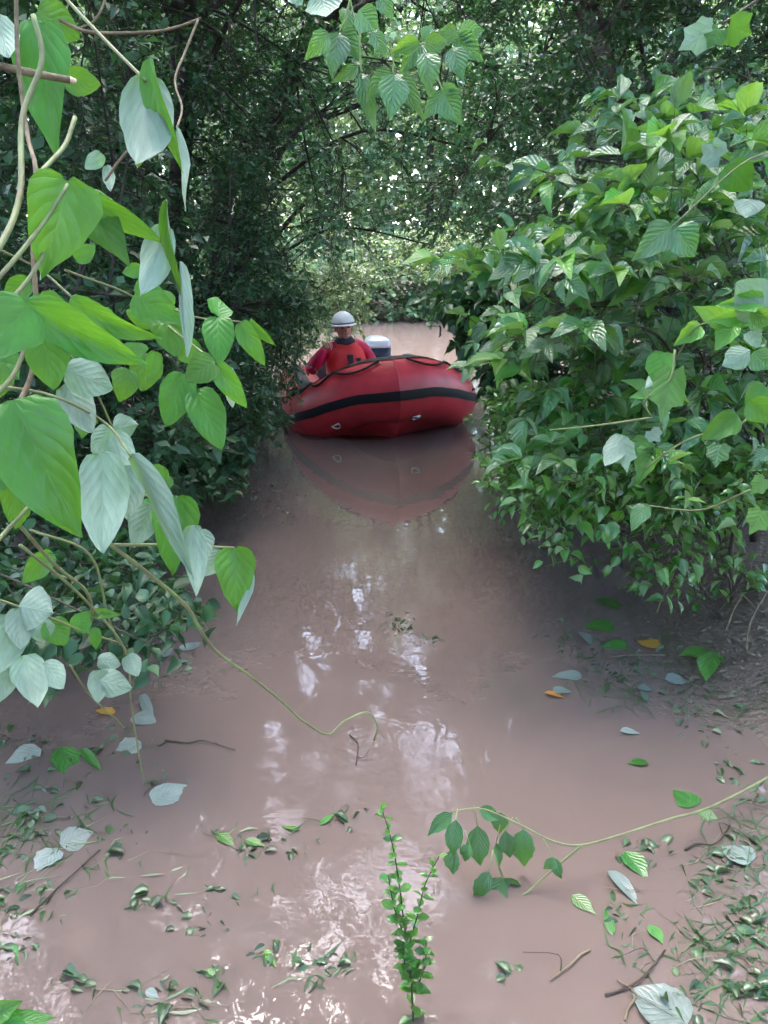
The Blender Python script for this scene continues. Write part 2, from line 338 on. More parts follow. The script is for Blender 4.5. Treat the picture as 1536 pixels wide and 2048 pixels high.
def plant(name, label, cat, root, targets, trunk=None, limbs=8, r0=.05, twig=.35, n=12, L=.05, leaf='small', mat='mid', style='twig', leaflets=3,
          singles=0, group=None, bark='bark', wf=1., droop=.25, seed=None, sag=.12, twr=.004, young=None, minpx=12):
    root = np.asarray(root, float); E = empty(name, root, label, cat, group); T = np.asarray(targets, float)
    trunk = np.asarray(trunk if trunk is not None else [root, root+(T.mean(0)-root)*.5], float)
    tp = catmull(trunk, 6); big = r0 > .02
    V, Fc = tube(tp, r0, r0*.55, 8 if big else 6); V = V+(rng.normal(0, r0*.05, V.shape) if big else 0)
    MB().add(V, Fc).build('trunk' if big else 'stem', bark, E, root)
    # limbs: to well spread targets
    idx = [int(rng.integers(len(T)))]; dmin = np.linalg.norm(T-T[idx[0]], axis=1)
    for _ in range(limbs-1):
        i = int(np.argmax(dmin*rng.uniform(.6, 1, len(T)))); idx.append(i); dmin = np.minimum(dmin, np.linalg.norm(T-T[i], axis=1))
    skel = [tp[len(tp)//3:]]; rad = r0*.5
    for i in idx:
        t = T[i]; j = int(np.clip(np.argmin(np.abs(tp[:, 2]-(t[2]-.45*np.min(np.hypot(*(tp-t)[:, :2].T)))))+rng.integers(-2, 3), len(tp)//5, len(tp)-1)); a = tp[j]
        mid = (a+t)/2+np.array([0, 0, np.linalg.norm(t-a)*.15])+rng.normal(0, .06*np.linalg.norm(t-a), 3)
        m1 = (a*.7+mid*.3)+rng.normal(0, .03, 3)
        lp = catmull([a, m1, mid, t], 5); skel.append(lp)
        V, Fc = tube(lp, rad*rng.uniform(.6, 1), max(.003, rad*.18), 6); MB().add(V, Fc).build('limb' if big else 'branch', bark, E, root)
    SK = np.vstack(skel)
    # branches to a subset, twigs to the rest
    nb = max(6, len(T)//12); bi = rng.choice(len(T), min(nb, len(T)), replace=False); tw = MB()
    near = lambda Q, K: K[np.concatenate([np.argmin(((Q[i:i+400, None]-K[None])**2).sum(-1), 1) for i in range(0, len(Q), 400)])]
    A = near(T[bi], SK); B = T[bi]; mid = (A+B)/2; mid[:, 2] += np.linalg.norm(B-A, axis=1)*.1; mid += rng.normal(0, .05, mid.shape)*np.linalg.norm(B-A, axis=1)[:, None]
    tw.add(*batch_tubes(A, B, mid, max(twr*1.6, r0*.12), twr, 4, 4))
    t5 = np.linspace(.2, 1, 5)[None, :, None]; Bp = ((1-t5)**2*A[:, None]+2*t5*(1-t5)*mid[:, None]+t5*t5*B[:, None]).reshape(-1, 3); K2 = np.vstack([SK, Bp])
    A = near(T, K2); D = nrm(T-A+rng.normal(0, .05, T.shape)); D = nrm(D+rng.normal(0, .25, D.shape)); D[:, 2] *= .6; D[:, 2] -= sag; D = nrm(D)
    TA = T-D*twig*.5; TB = T+D*twig*.5
    tw.add(*batch_tubes(A, TB, TA, twr, twr*.35, 4, 3))
    if style == 'twig': P, Y, Nn, Ls = twig_leaves(TA, TB, n, L, droop)
    else:
        P, Y, Nn, Ls, PA, PB = compound_leaves(TA, TB, n, L, leaflets, droop=droop)
        tw.add(*batch_tubes(PA, PB, (PA+PB)/2+np.array([0, 0, .005]), twr*.5, twr*.4, 2, 3))
    tw.build('twigs', bark if big else 'twig' if bark == 'bark' else bark, E, root, kind='stuff')
    if not singles: q = open_gaps(P); P, Y, Nn, Ls = P[q], Y[q], Nn[q], Ls[q]
    X, Y, Z = basis(Y, Nn); k = np.zeros(len(P), bool)
    if singles:
        vis, d, u, v = in_view(P, 20); px = F*Ls/np.maximum(d, .3); cand = np.where(vis & (px > minpx))[0]
        cand = cand[np.argsort(-px[cand])][:singles]; k[cand] = True
        for c in cand:
            leaf_obj(leaf, int(rng.integers(9)), young if (young and rng.random() < .33) else mat, P[c], X[c], Y[c], Z[c], Ls[c]*wf, Ls[c], E, root)
    if (~k).any(): leaf_join('foliage', leaf, mat, P[~k], X[~k], Y[~k], Z[~k], Ls[~k], E, root, wf)
    return E
def poly_pts(poly, n, d0, d1, dens=None):
    """n points inside the view polygon between two depths"""
    poly = np.asarray(poly, float); lo, hi = poly.min(0), poly.max(0); out = []
    while len(out) < n:
        q = rng.uniform(lo, hi, (n*2, 2)); a = poly; b = np.roll(poly, -1, 0); ins = np.zeros(len(q), bool)
        for (x0, y0), (x1, y1) in zip(a, b):
            c = ((y0 > q[:, 1]) != (y1 > q[:, 1])) & (q[:, 0] < (x1-x0)*(q[:, 1]-y0)/(y1-y0+1e-12)+x0); ins ^= c
        out += list(q[ins])
    out = np.array(out[:n]); d = rng.uniform(d0, d1, n)
    return EYE+(FWD[None]+RT[None]*((out[:, :1]-768)/F)-UP[None]*((out[:, 1:]-1024)/F))*d[:, None]
def clump(T, k, s):
    """pull points towards clump centres so that gaps open between"""
    c = T[rng.choice(len(T), k, replace=False)]; i = np.argmin(((T[:, None]-c[None])**2).sum(-1), 1); return c[i]+(T-c[i])*s
def ell(c, r, n, shell=.45):
    d = nrm(rng.normal(0, 1, (n, 3))); q = rng.uniform(shell, 1, n)**.7; return np.asarray(c)+d*q[:, None]*np.asarray(r)

# ================================================================== SETTING
def gh(x, y):
    """ground height: flooded path between low banks, then the river and its far bank"""
    cx = .05+.02*y; e = np.abs(x-cx); nz = .05*np.sin(1.7*x+.6*y)*np.cos(1.3*y-.4*x)+.03*np.sin(4.1*x+2.2*y)*np.sin(3.7*y)
    side = np.where(x > cx, 1.12+.25*np.clip((y-3.6)/1.5, 0, 1)+.1*np.clip((2.2-y)/.8, 0, 1), 1.6); bank = np.clip((e-side)/1.3, -1, 1.6); h = np.where(bank > 0, bank*.30, bank*.28)
    h = h+nz*np.clip((e-.6)/1.2, .2, 1.4)-.02
    riv = np.clip((y-12.)/1.5, 0, 1)*(1-np.clip((y-18.6)/2.2, 0, 1)); h = h*(1-riv)-1.0*riv
    far = np.clip((y-19.8)/4, 0, 1); h = h*(1-far)+far*(1.0+.15*np.sin(x*.5)); beh = np.clip((-y-1)/3, 0, 1)
    return h*(1-beh)+beh*(.25+.3*nz)
def spaced(lo, hi, n, mid, k): t = np.linspace(-1, 1, n); s = np.sign(t)*np.abs(t)**k; return np.where(s < 0, mid+s*(mid-lo), mid+s*(hi-mid))
gx = np.concatenate([np.linspace(-600, -14, 12)[:-1], np.linspace(-14, -4.2, 16)[:-1], np.linspace(-4.2, 4.2, 150), np.linspace(4.2, 14, 16)[1:], np.linspace(14, 600, 12)[1:]])
gy = np.concatenate([np.linspace(-600, -6, 10)[:-1], np.linspace(-6, .4, 16)[:-1], np.linspace(.4, 8, 150), np.linspace(8, 30, 60)[1:], np.linspace(30, 900, 16)[1:]])
GX, GY = np.meshgrid(gx, gy); GZ = gh(GX, GY); nx, ny = len(gx), len(gy)
ii = np.arange(nx*ny).reshape(ny, nx); GF = np.stack([ii[:-1, :-1], ii[:-1, 1:], ii[1:, 1:], ii[1:, :-1]], -1).reshape(-1, 4)
m, n, o = newmat('mud'); p = N(n, 'BsdfPrincipled'); g = N(n, 'NewGeometry')
t1 = N(n, 'TexNoise'); t1.inputs['Scale'].default_value = 3; t1.inputs['Detail'].default_value = 8; t2 = N(n, 'TexNoise'); t2.inputs['Scale'].default_value = 45; t2.inputs['Detail'].default_value = 6
n.links.new(g.outputs['Position'], t1.inputs[0]); n.links.new(g.outputs['Position'], t2.inputs[0])
c = mixc(n, t1.outputs[0], (.060, .040, .030), (.115, .085, .066)); rp = N(n, 'ValToRGB'); rp.color_ramp.elements[0].position = .42; rp.color_ramp.elements[1].position = .7
n.links.new(t2.outputs[0], rp.inputs[0]); c = mixc(n, mth(n, 'MULTIPLY', rp.outputs[0], .6), c, (.15, .11, .075))
sz = N(n, 'SeparateXYZ'); n.links.new(g.outputs['Position'], sz.inputs[0]); wet = N(n, 'MapRange'); wet.inputs[1].default_value = -.06; wet.inputs[2].default_value = .01; n.links.new(sz.outputs[2], wet.inputs[0])
c = mixc(n, wet.outputs[0], (.12, .088, .07), c)        # smooth silt under the water
n.links.new(c, p.inputs['Base Color']); p.inputs['Roughness'].default_value = .55; b = N(n, 'Bump'); n.links.new(mth(n, 'MULTIPLY', wet.outputs[0], .7), b.inputs['Strength']); b.inputs['Distance'].default_value = .03
n.links.new(t2.outputs[0], b.inputs['Height']); n.links.new(b.outputs[0], p.inputs['Normal']); n.links.new(p.outputs[0], o.inputs[0]); M['mud'] = m
gobj = obj('ground', np.stack([GX, GY, GZ], -1).reshape(-1, 3), GF, 'mud', kind='structure')
# muddy flood water
m, n, o = newmat('muddy_water'); g = N(n, 'NewGeometry')
t1 = N(n, 'TexNoise'); t1.inputs['Scale'].default_value = 1.1; t1.inputs['Detail'].default_value = 4; n.links.new(g.outputs['Position'], t1.inputs[0])
col = mixc(n, t1.outputs[0], (.198, .146, .128), (.160, .119, .105))
df = N(n, 'BsdfDiffuse'); n.links.new(col, df.inputs[0]); tp_ = N(n, 'BsdfTransparent'); tp_.inputs[0].default_value = (.85, .74, .62, 1)
body = N(n, 'MixShader'); body.inputs[0].default_value = .32; n.links.new(df.outputs[0], body.inputs[1]); n.links.new(tp_.outputs[0], body.inputs[2])
w1 = N(n, 'TexNoise'); w1.inputs['Scale'].default_value = 7; w1.inputs['Detail'].default_value = 2
w2 = N(n, 'TexNoise'); w2.inputs['Scale'].default_value = 36; w2.inputs['Detail'].default_value = 2
for q in (w1, w2): n.links.new(g.outputs['Position'], q.inputs[0])
w3 = N(n, 'TexNoise'); w3.inputs['Scale'].default_value = .9; n.links.new(g.outputs['Position'], w3.inputs[0])
msk = N(n, 'MapRange'); msk.inputs[1].default_value = .42; msk.inputs[2].default_value = .66; n.links.new(w3.outputs[0], msk.inputs[0])
h = mth(n, 'ADD', mth(n, 'MULTIPLY', w1.outputs[0], .0011), mth(n, 'MULTIPLY', mth(n, 'MULTIPLY', w2.outputs[0], msk.outputs[0]), .0008))
sy = N(n, 'SeparateXYZ'); n.links.new(g.outputs['Position'], sy.inputs[0]); rv = N(n, 'MapRange'); rv.inputs[1].default_value = 11.5; rv.inputs[2].default_value = 14; rv.inputs[3].default_value = 1; rv.inputs[4].default_value = 7; n.links.new(sy.outputs[1], rv.inputs[0]); h = mth(n, 'MULTIPLY', h, rv.outputs[0])   # the river runs rougher
for (u, v, a) in [(735, 1490, .0003), (880, 1405, .0002)]:   # rings from drips
    c = gpt(u, v); vs = N(n, 'VectorMath', operation='DISTANCE'); n.links.new(g.outputs['Position'], vs.inputs[0]); vs.inputs[1].default_value = tuple(c)
    d = vs.outputs['Value']; ring = mth(n, 'MULTIPLY', mth(n, 'SINE', mth(n, 'MULTIPLY', d, 190.)), mth(n, 'EXPONENT', mth(n, 'MULTIPLY', d, -18.)))
    h = mth(n, 'ADD', h, mth(n, 'MULTIPLY', ring, a))
b = N(n, 'Bump'); b.inputs['Strength'].default_value = 1.0; b.inputs['Distance'].default_value = 1.0; b.inputs['Filter Width'].default_value = 1.0; n.links.new(h, b.inputs['Height'])
gl = N(n, 'BsdfGlossy'); gl.inputs['Roughness'].default_value = .012; n.links.new(b.outputs[0], gl.inputs['Normal'])
fr = N(n, 'Fresnel'); fr.inputs[0].default_value = 1.36; n.links.new(b.outputs[0], fr.inputs['Normal'])
mx = N(n, 'MixShader'); n.links.new(fr.outputs[0], mx.inputs[0]); n.links.new(body.outputs[0], mx.inputs[1]); n.links.new(gl.outputs[0], mx.inputs[2]); n.links.new(mx.outputs[0], o.inputs[0]); M['water'] = m
wx = np.concatenate([[-500, -120, -40, -20], np.arange(-12, 12.1, .75), [20, 40, 120, 500]]); wy = np.arange(-4.5, 24.1, .75); WX, WY = np.meshgrid(wx, wy); ii = np.arange(WX.size).reshape(WX.shape)
obj('water', np.stack([WX, WY, WX*0], -1).reshape(-1, 3), np.stack([ii[:-1, :-1], ii[:-1, 1:], ii[1:, 1:], ii[1:, :-1]], -1).reshape(-1, 4), 'water', kind='structure')

# ================================================================== BOAT
M['hypalon'] = plain('red_boat_fabric', (.52, .032, .046), .40, .45, .45, 5, (.36, .022, .032), .12)
M['rubber'] = plain('black_rubber', (.010, .010, .012), .6, .25, .2, 30)
M['rope'] = plain('black_rope', (.02, .018, .02), .8, .3, .3, 200)
M['steel'] = plain('steel', (.6, .6, .6), .35, .5, metal=.9)
M['patch'] = plain('pale_patch', (.55, .42, .42), .6)
M['deck'] = plain('grey_deck', (.10, .10, .11), .6, .4, .3, 15)
BX, BY = .165, 6.5; YAW = R(9.5)
boat = empty('inflatable_boat', (BX, BY, 0), 'red inflatable rescue boat with black rubbing strake, bow towards the viewer', 'boat', rz=YAW); boat.scale = (1.11, 1.06, 1.05); boat.rotation_euler.y = R(-4.4)
HP = catmull([(0, .27, .45), (.18, .37, .43), (.35, .49, .365), (.50, .66, .27), (.585, .90, .19), (.62, 1.3, .15), (.625, 2.2, .12), (.625, 3.15, .10)], 5)
HR = np.interp(np.linspace(0, 1, len(HP)), [0, .25, .6, 1], [.275, .262, .245, .235])
HP = np.vstack([HP, HP[-1]+[0, .18, 0], HP[-1]+[0, .30, 0]]); HR = np.concatenate([HR, [.15, .015]])
TT = np.gradient(HP, axis=0); TT = nrm(TT)
OUT = nrm(np.cross(TT, np.array([0, 0, 1.]))); OUP = np.cross(OUT, TT)
OUT[OUT[:, 0] < -.01] *= 1
def tube_pt(i, ang, k=1.0, s=1):
    """point on the right half tube skin at station i (0 = bow), angle 0 outward, 90 up"""
    q = HP[i]+HR[i]*k*(math.cos(ang)*OUT[i]+math.sin(ang)*OUP[i])
    if i == 0: q = q+TT[0]*(-q[0]/TT[0][0])       # mitre on the centre plane
    return q*np.array([s, 1, 1])
def half_shell(a0, a1, k, na, i0, i1, s, closed=False):
    V = []; A_ = np.linspace(a0, a1, na, endpoint=not closed); ns = i1-i0
    for i in range(i0, i1):
        for a in A_: V.append(tube_pt(i, a, k, s))
    Fc = []
    for i in range(ns-1):
        for j in range(na if closed else na-1):
            a = i*na+j; b = i*na+(j+1) % na; q = (a, b, b+na, a+na); Fc.append(q if s > 0 else q[::-1])
    return np.array(V), np.array(Fc)
nS = len(HP)
for s in (1, -1): MB().add(*half_shell(0, 2*math.pi, 1, 28, 0, nS, s, True)).build('buoyancy_tube', 'hypalon', boat)
st = MB(); tb = MB(); seam = MB()
for s in (1, -1):
    for dz, k in ((0, 1.035),):
        st.add(*half_shell(R(-10), R(6), k, 4, 0, nS-2, s))
        for e0, e1 in ((R(6), R(6)), (R(-10), R(-10))):
            Va, _ = half_shell(e0, e1, 1.035, 1, 0, nS-2, s); Vb, _ = half_shell(e0, e1, .99, 1, 0, nS-2, s); q = len(Va)
            st.add(np.vstack([Va, Vb]), [(i, i+1, q+i+1, q+i) for i in range(q-1)])
    tb.add(*half_shell(R(72), R(100), 1.02, 5, 0, nS-2, s))
st.build('rubbing_strake', 'rubber', boat); tb.build('top_band', 'rubber', boat)
ridge = MB()
for s in (1, -1): ridge.add(*half_shell(R(-5), R(-1), 1.06, 2, 0, nS-2, s))
ridge.build('strake_ridge', 'rubber', boat)
V, Fc = tube(np.array([tube_pt(0, R(a), 1.003) for a in range(-80, 90, 10)]), .006, .006, 5); MB().add(V, Fc).build('bow_seam', 'hypalon', boat)
for s in (1, -1):
    rope = MB()
    knots = [1, 9, 14, 19, 24, 29]
    for a_, b_ in zip(knots[:-1], knots[1:]):
        P = []
        for t in np.linspace(0, 1, 9):
            f = a_+(b_-a_)*t; i = int(f); i = min(i, nS-4); g_ = f-i; ang = R(66-20*math.sin(math.pi*t))
            P.append(tube_pt(i, ang, 1.06, s)*(1-g_)+tube_pt(i+1, ang, 1.06, s)*g_)
        rope.add(*tube(np.array(P), .010, .010, 6))
    rope.build('grab_rope', 'rope', boat)
for s, i, a in ((-1, 11, -38), (1, 2, -48), (-1, 20, -38)):
    c0 = tube_pt(i, R(a), 1.005, s); e1 = TT[i]*np.array([s, 1, 1]); nn = nrm(c0-HP[i]*np.array([s, 1, 1])); e2 = np.cross(nn, e1)
    th = np.linspace(0, 2*math.pi, 13)[:-1]; V = [c0+nn*.006]+[c0+.05*(math.cos(t)*e1+math.sin(t)*e2)-nn*.004 for t in th]
    pt = MB().add(V, [(0, 1+j, 1+(j+1) % 12, 1+(j+1) % 12) for j in range(12)]).build('ring_patch', 'hypalon', boat)
    th = np.linspace(0, math.pi, 9); P = [c0+nn*.014+.038*(math.cos(t)*e1)+.045*math.sin(t)*e2*(-1 if e2[2] > 0 else 1) for t in th]+[c0+nn*.014+.038*e1]
    MB().add(*tube(np.array(P), .006, .006, 6)).build('tow_ring', 'steel', pt)
# v-shaped hull cloth below the tubes, floor and transom
hv = []; hs_ = []
for i in range(0, nS-2):
    b_ = HP[i]+HR[i]*.9*(-OUP[i]+.1*OUT[i]); kz = np.interp(HP[i][1], [.2, .5, .9, 1.6, 3.2], [.10, -.02, -.13, -.18, -.16]); hv.append((b_, (0, HP[i][1]-.02, min(kz, b_[2]-.01)), (-b_[0], b_[1], b_[2])))
V = np.array(hv).reshape(-1, 3); Fc = []
for i in range(len(hv)-1):
    for j in range(2): a = i*3+j; Fc.append((a, a+3, a+4, a+1))
MB().add(V, Fc).build('hull', 'hypalon', boat)
def boxv(x0, x1, y0, y1, z0, z1):
    V = [(x, y, z) for x in (x0, x1) for y in (y0, y1) for z in (z0, z1)]; return np.array(V, float), np.array([(0, 1, 3, 2), (4, 6, 7, 5), (0, 4, 5, 1), (2, 3, 7, 6), (0, 2, 6, 4), (1, 5, 7, 3)])
MB().add(*boxv(-.40, .40, .95, 3.0, .0, .03)).build('floor', 'deck', boat, smooth=False)
MB().add(*boxv(-.42, .42, 2.98, 3.03, -.1, .36)).build('transom', 'deck', boat, smooth=False)
def b2w(x, y, z): c_, s_ = math.cos(YAW), math.sin(YAW); return np.array([BX+c_*x-s_*y, BY+s_*x+c_*y, z])

# outboard motor on the transom
M['cowl'] = plain('silver_cowling', (.72, .75, .80), .25, .6, coat=.4)
M['navy'] = plain('navy_plastic', (.02, .03, .06), .35, .5)
mo = empty('outboard_motor', b2w(.30, 3.25, -.115), 'outboard motor with pale top and dark lower cowling on the boat stern', 'motor', rz=YAW)
def superloft(secs, na=20, e=3.0):
    V = []; 
    for z, rx, ry, cx, cy_ in secs:
        for a in np.linspace(0, 2*math.pi, na, endpoint=False):
            ca, sa = math.cos(a), math.sin(a); V.append((cx+rx*math.copysign(abs(ca)**(2/e), ca), cy_+ry*math.copysign(abs(sa)**(2/e), sa), z))
    n_ = len(secs); Fc = [(i*na+j, i*na+(j+1) % na, (i+1)*na+(j+1) % na, (i+1)*na+j) for i in range(n_-1) for j in range(na)]
    V += [(secs[0][3], secs[0][4], secs[0][0]), (secs[-1][3], secs[-1][4], secs[-1][0])]; q = len(V)
    Fc += [(q-2, (j+1) % na, j, j) for j in range(na)]+[(q-1, (n_-1)*na+j, (n_-1)*na+(j+1) % na, (n_-1)*na+(j+1) % na) for j in range(na)]
    return np.array(V), np.array(Fc)
MB().add(*superloft([(.625, .152, .215, 0, .05), (.65, .155, .22, 0, .05), (.69, .15, .21, 0, .05), (.725, .13, .18, 0, .06), (.745, .08, .12, 0, .07), (.747, .01, .02, 0, .07)], 24, 4.5)).build('cowling', 'cowl', mo)
MB().add(*superloft([(.36, .08, .12, 0, .04), (.42, .12, .18, 0, .05), (.50, .15, .215, 0, .05), (.622, .154, .218, 0, .05)], 24, 4.5)).build('lower_cowling', 'navy', mo)
MB().add(*superloft([(-.42, .03, .09, 0, .08), (-.05, .045, .08, 0, .06), (.36, .06, .09, 0, .04)])).build('drive_leg', 'navy', mo)
MB().add(*boxv(-.09, .09, -.10, .02, .18, .42)).build('clamp_bracket', 'navy', mo, smooth=False)
MB().add(*tube(catmull([(0, -.02, .42), (.03, -.25, .50), (.05, -.48, .53)], 4), .018, .02, 8)).build('tiller', 'navy', mo)
MB().add(*boxv(-.11, .11, .0, .26, -.30, -.29)).build('cavitation_plate', 'navy', mo, smooth=False)

# ================================================================== PERSON
M['skin'] = plain('skin', (.52, .27, .21), .5, .4, .12, 12)
M['jacket'] = plain('crimson_jacket', (.62, .012, .10), .55, .4, .25, 9, (.5, .012, .05), .3)
M['vest'] = plain('orange_red_vest', (.70, .035, .035), .6, .4, .2, 14, (.58, .025, .03), .25)
M['strap'] = plain('dark_strap', (.02, .018, .03), .7)
M['trouser'] = plain('dark_trousers', (.03, .03, .035), .8)
M['helmet'] = plain('white_helmet', (.80, .80, .78), .35, .5)
def skin_mesh(name, joints, edges, mat, parent, sub=2):
    me = bpy.data.meshes.new(name); me.from_pydata([j[0] for j in joints], edges, []); me.update(); me.materials.append(M[mat])
    o = bpy.data.objects.new(name, me); C.objects.link(o); o.parent = parent
    sk = o.modifiers.new('skin', 'SKIN'); sk.use_smooth_shade = True
    if not me.skin_vertices: me.attributes  # layer is made by the modifier below
    return o, sub
def grown(name, joints, edges, mat, parent, sub=2):
    import bmesh
    bm = bmesh.new(); lay = bm.verts.layers.skin.verify(); vs = []
    for k, (co, r) in enumerate(joints):
        v = bm.verts.new(co); v[lay].radius = r if isinstance(r, tuple) else (r, r); v[lay].use_root = (k == 0); vs.append(v)
    for a, b_ in edges: bm.edges.new((vs[a], vs[b_]))
    me = bpy.data.meshes.new(name); bm.to_mesh(me); bm.free(); me.materials.append(M[mat])
    o = bpy.data.objects.new(name, me); C.objects.link(o); o.parent = parent
    sk = o.modifiers.new('skin', 'SKIN'); sk.use_smooth_shade = True
    ss = o.modifiers.new('subdivision', 'SUBSURF'); ss.levels = sub; ss.render_levels = sub
    return o
PX = b2w(-.27, 1.66, 0)
per = empty('person', (PX[0], PX[1], .085), 'person in white helmet, crimson jacket and orange-red life vest sitting in the boat', 'person', rz=R(18)); per.scale = (1.08, 1.08, 1.04); per.rotation_euler.y = R(-4)
# local frame: -y faces the bow/viewer; z=0 is the boat floor
J = [((0, 0, .13), .135), ((0, -.02, .30), .125), ((0, -.03, .46), .14), ((0, -.03, .58), .10), ((0, -.035, .64), .055), ((0, -.05, .70), .06), ((0, -.055, .76), .088), ((0, -.055, .83), .09), ((0, -.05, .88), .06),
     ((.10, -.03, .585), .08), ((.19, -.03, .57), .062), ((.28, -.05, .34), .048), ((.30, -.10, .26), .042), ((.27, -.28, .20), .032), ((.26, -.34, .19), .03), ((.255, -.40, .18), .028),
     ((-.10, -.03, .585), .08), ((-.19, -.03, .57), .062), ((-.34, -.03, .42), .048), ((-.35, -.06, .40), .042), ((-.25, -.15, .58), .032), ((-.225, -.165, .63), .03), ((-.205, -.175, .67), .028),
     ((.10, -.05, .12), .10), ((.17, -.38, .24), .075), ((.16, -.44, .22), .068), ((.15, -.40, .0), .05), ((.15, -.42, -.0), .045), ((.15, -.54, .0), .04),
     ((-.10, -.05, .12), .10), ((-.15, -.38, .24), .075), ((-.15, -.44, .22), .068), ((-.14, -.40, .0), .05), ((-.14, -.42, 0.), .045), ((-.14, -.54, .0), .04)]
J = [(j[0], j[1]*.93) for j in J]
Ed = [(0, 1), (1, 2), (2, 3), (3, 4), (4, 5), (5, 6), (6, 7), (7, 8), (3, 9), (9, 10), (10, 11), (11, 12), (12, 13), (13, 14), (14, 15), (3, 16), (16, 17), (17, 18), (18, 19), (19, 20), (20, 21), (21, 22),
      (0, 23), (23, 24), (24, 25), (25, 26), (26, 28), (0, 29), (29, 30), (30, 31), (31, 32), (32, 34)]
# fingers
def finger(w_, s):
    base = len(J)
    for k, (dx, l) in enumerate([(-.03, .06), (-.01, .072), (.012, .068), (.032, .05)]):
        p0 = np.array(J[w_][0])+[dx, -.015, 0]; J.append((tuple(p0), .010)); J.append((tuple(p0+[0, -l*.55, -.01]), .009)); J.append((tuple(p0+[0, -l*.8, -.045]), .008))
        a = len(J)-3; Ed.extend([(w_, a), (a, a+1), (a+1, a+2)])
    p0 = np.array(J[w_-1][0])+[s*-.035, -.01, -.005]; J.append((tuple(p0), .011)); J.append((tuple(p0+[s*-.02, -.035, -.02]), .009)); a = len(J)-2; Ed.extend([(w_-1, a), (a, a+1)])
finger(15, 1); finger(22, -1)
J = [(j[0], j[1]) for j in J if True]
used = sorted({i for e in Ed for i in e}); mp = {q: i for i, q in enumerate(used)}
body = grown('body', [J[i] for i in used], [(mp[a], mp[b_]) for a, b_ in Ed], 'skin', per)
def blob(c, r, n1=8, n2=10):
    V = []; 
    for i in range(n1+1):
        t = math.pi*i/n1
        for j in range(n2): a = 2*math.pi*j/n2; V.append((c[0]+r[0]*math.sin(t)*math.cos(a), c[1]+r[1]*math.sin(t)*math.sin(a), c[2]+r[2]*math.cos(t)))
    return np.array(V), np.array([(i*n2+j, i*n2+(j+1) % n2, (i+1)*n2+(j+1) % n2, (i+1)*n2+j) for i in range(n1) for j in range(n2)])
for nm, c_, r_, mt in [('nose', (0, -.150, .765), (.014, .022, .026), 'skin'), ('ear', (.082, -.05, .775), (.012, .02, .032), 'skin'), ('ear', (-.082, -.05, .775), (.012, .02, .032), 'skin'), ('chin', (0, -.105, .70), (.035, .03, .025), 'skin'), ('eye', (.032, -.132, .79), (.013, .008, .008), 'strap'), ('eye', (-.032, -.132, .79), (.013, .008, .008), 'strap')]:
    MB().add(*blob(c_, r_)).build(nm, mt, body)
MB().add(*blob((0, -.138, .725), (.025, .008, .006))).build('mouth', plain('lips', (.35, .10, .09), .5), body)
def sel(ids, k): return [(J[i][0], J[i][1]*k) for i in ids]
ids = [0, 1, 2, 3, 9, 10, 11, 12, 13, 14, 16, 17, 18, 19, 20, 21]; im = {q: i for i, q in enumerate(ids)}
jr = sel(ids, 1.18); 
jr[im[11]] = (jr[im[11]][0], .07); jr[im[12]] = (jr[im[12]][0], .06); jr[im[18]] = (jr[im[18]][0], .075); jr[im[19]] = (jr[im[19]][0], .068); jr[im[13]] = (jr[im[13]][0], .047); jr[im[20]] = (jr[im[20]][0], .047)
grown('jacket', jr, [(im[a], im[b_]) for a, b_ in [(0, 1), (1, 2), (2, 3), (3, 9), (9, 10), (10, 11), (11, 12), (12, 13), (13, 14), (3, 16), (16, 17), (17, 18), (18, 19), (19, 20), (20, 21)]], 'jacket', per)
ids = [0, 23, 24, 25, 26, 28, 29, 30, 31, 32, 34]; im = {q: i for i, q in enumerate(ids)}
grown('trousers', sel(ids, 1.2), [(im[a], im[b_]) for a, b_ in [(0, 23), (23, 24), (24, 25), (25, 26), (26, 28), (0, 29), (29, 30), (30, 31), (31, 32), (32, 34)]], 'trouser', per)
MB().add(*superloft([(.69, .075, .08, 0, -.045), (.66, .10, .095, 0, -.04), (.62, .12, .10, 0, -.04)], 16, 2)).build('collar', 'strap', per)
vest = MB().add(*superloft([(.20, .165, .15, 0, -.02), (.24, .185, .175, 0, -.025), (.34, .19, .185, 0, -.03), (.46, .19, .185, 0, -.035), (.56, .17, .15, 0, -.03), (.635, .12, .10, 0, -.03)], 24, 2.6)).build('life_vest', 'vest', per)
sp_ = MB(); sp_.add(*boxv(-.022, .022, -.236, -.20, .24, .54)); sp_.add(*boxv(-.15, .15, -.224, -.2, .28, .31)); sp_.add(*boxv(.06, .095, -.226, -.2, .32, .50)); sp_.build('vest_straps', 'strap', vest, smooth=False)
hel = MB().add(*superloft([(.815, .106, .122, 0, -.05), (.85, .106, .122, 0, -.05), (.885, .092, .107, 0, -.048), (.915, .066, .075, 0, -.046), (.935, .03, .035, 0, -.045), (.938, .004, .004, 0, -.045)], 20, 2.1)).build('helmet', 'helmet', per)
MB().add(*superloft([(.806, .124, .145, 0, -.06), (.814, .120, .14, 0, -.055), (.822, .112, .13, 0, -.05)], 20, 2.1)).build('brim', 'helmet', hel)
MB().add(*superloft([(.824, .1085, .1245, 0, -.05), (.834, .1085, .1245, 0, -.05)], 20, 2.1)).build('helmet_band', 'strap', hel)

# ================================================================== WOODS
def G(x, y): return (x, y, float(gh(np.array(x), np.array(y))))
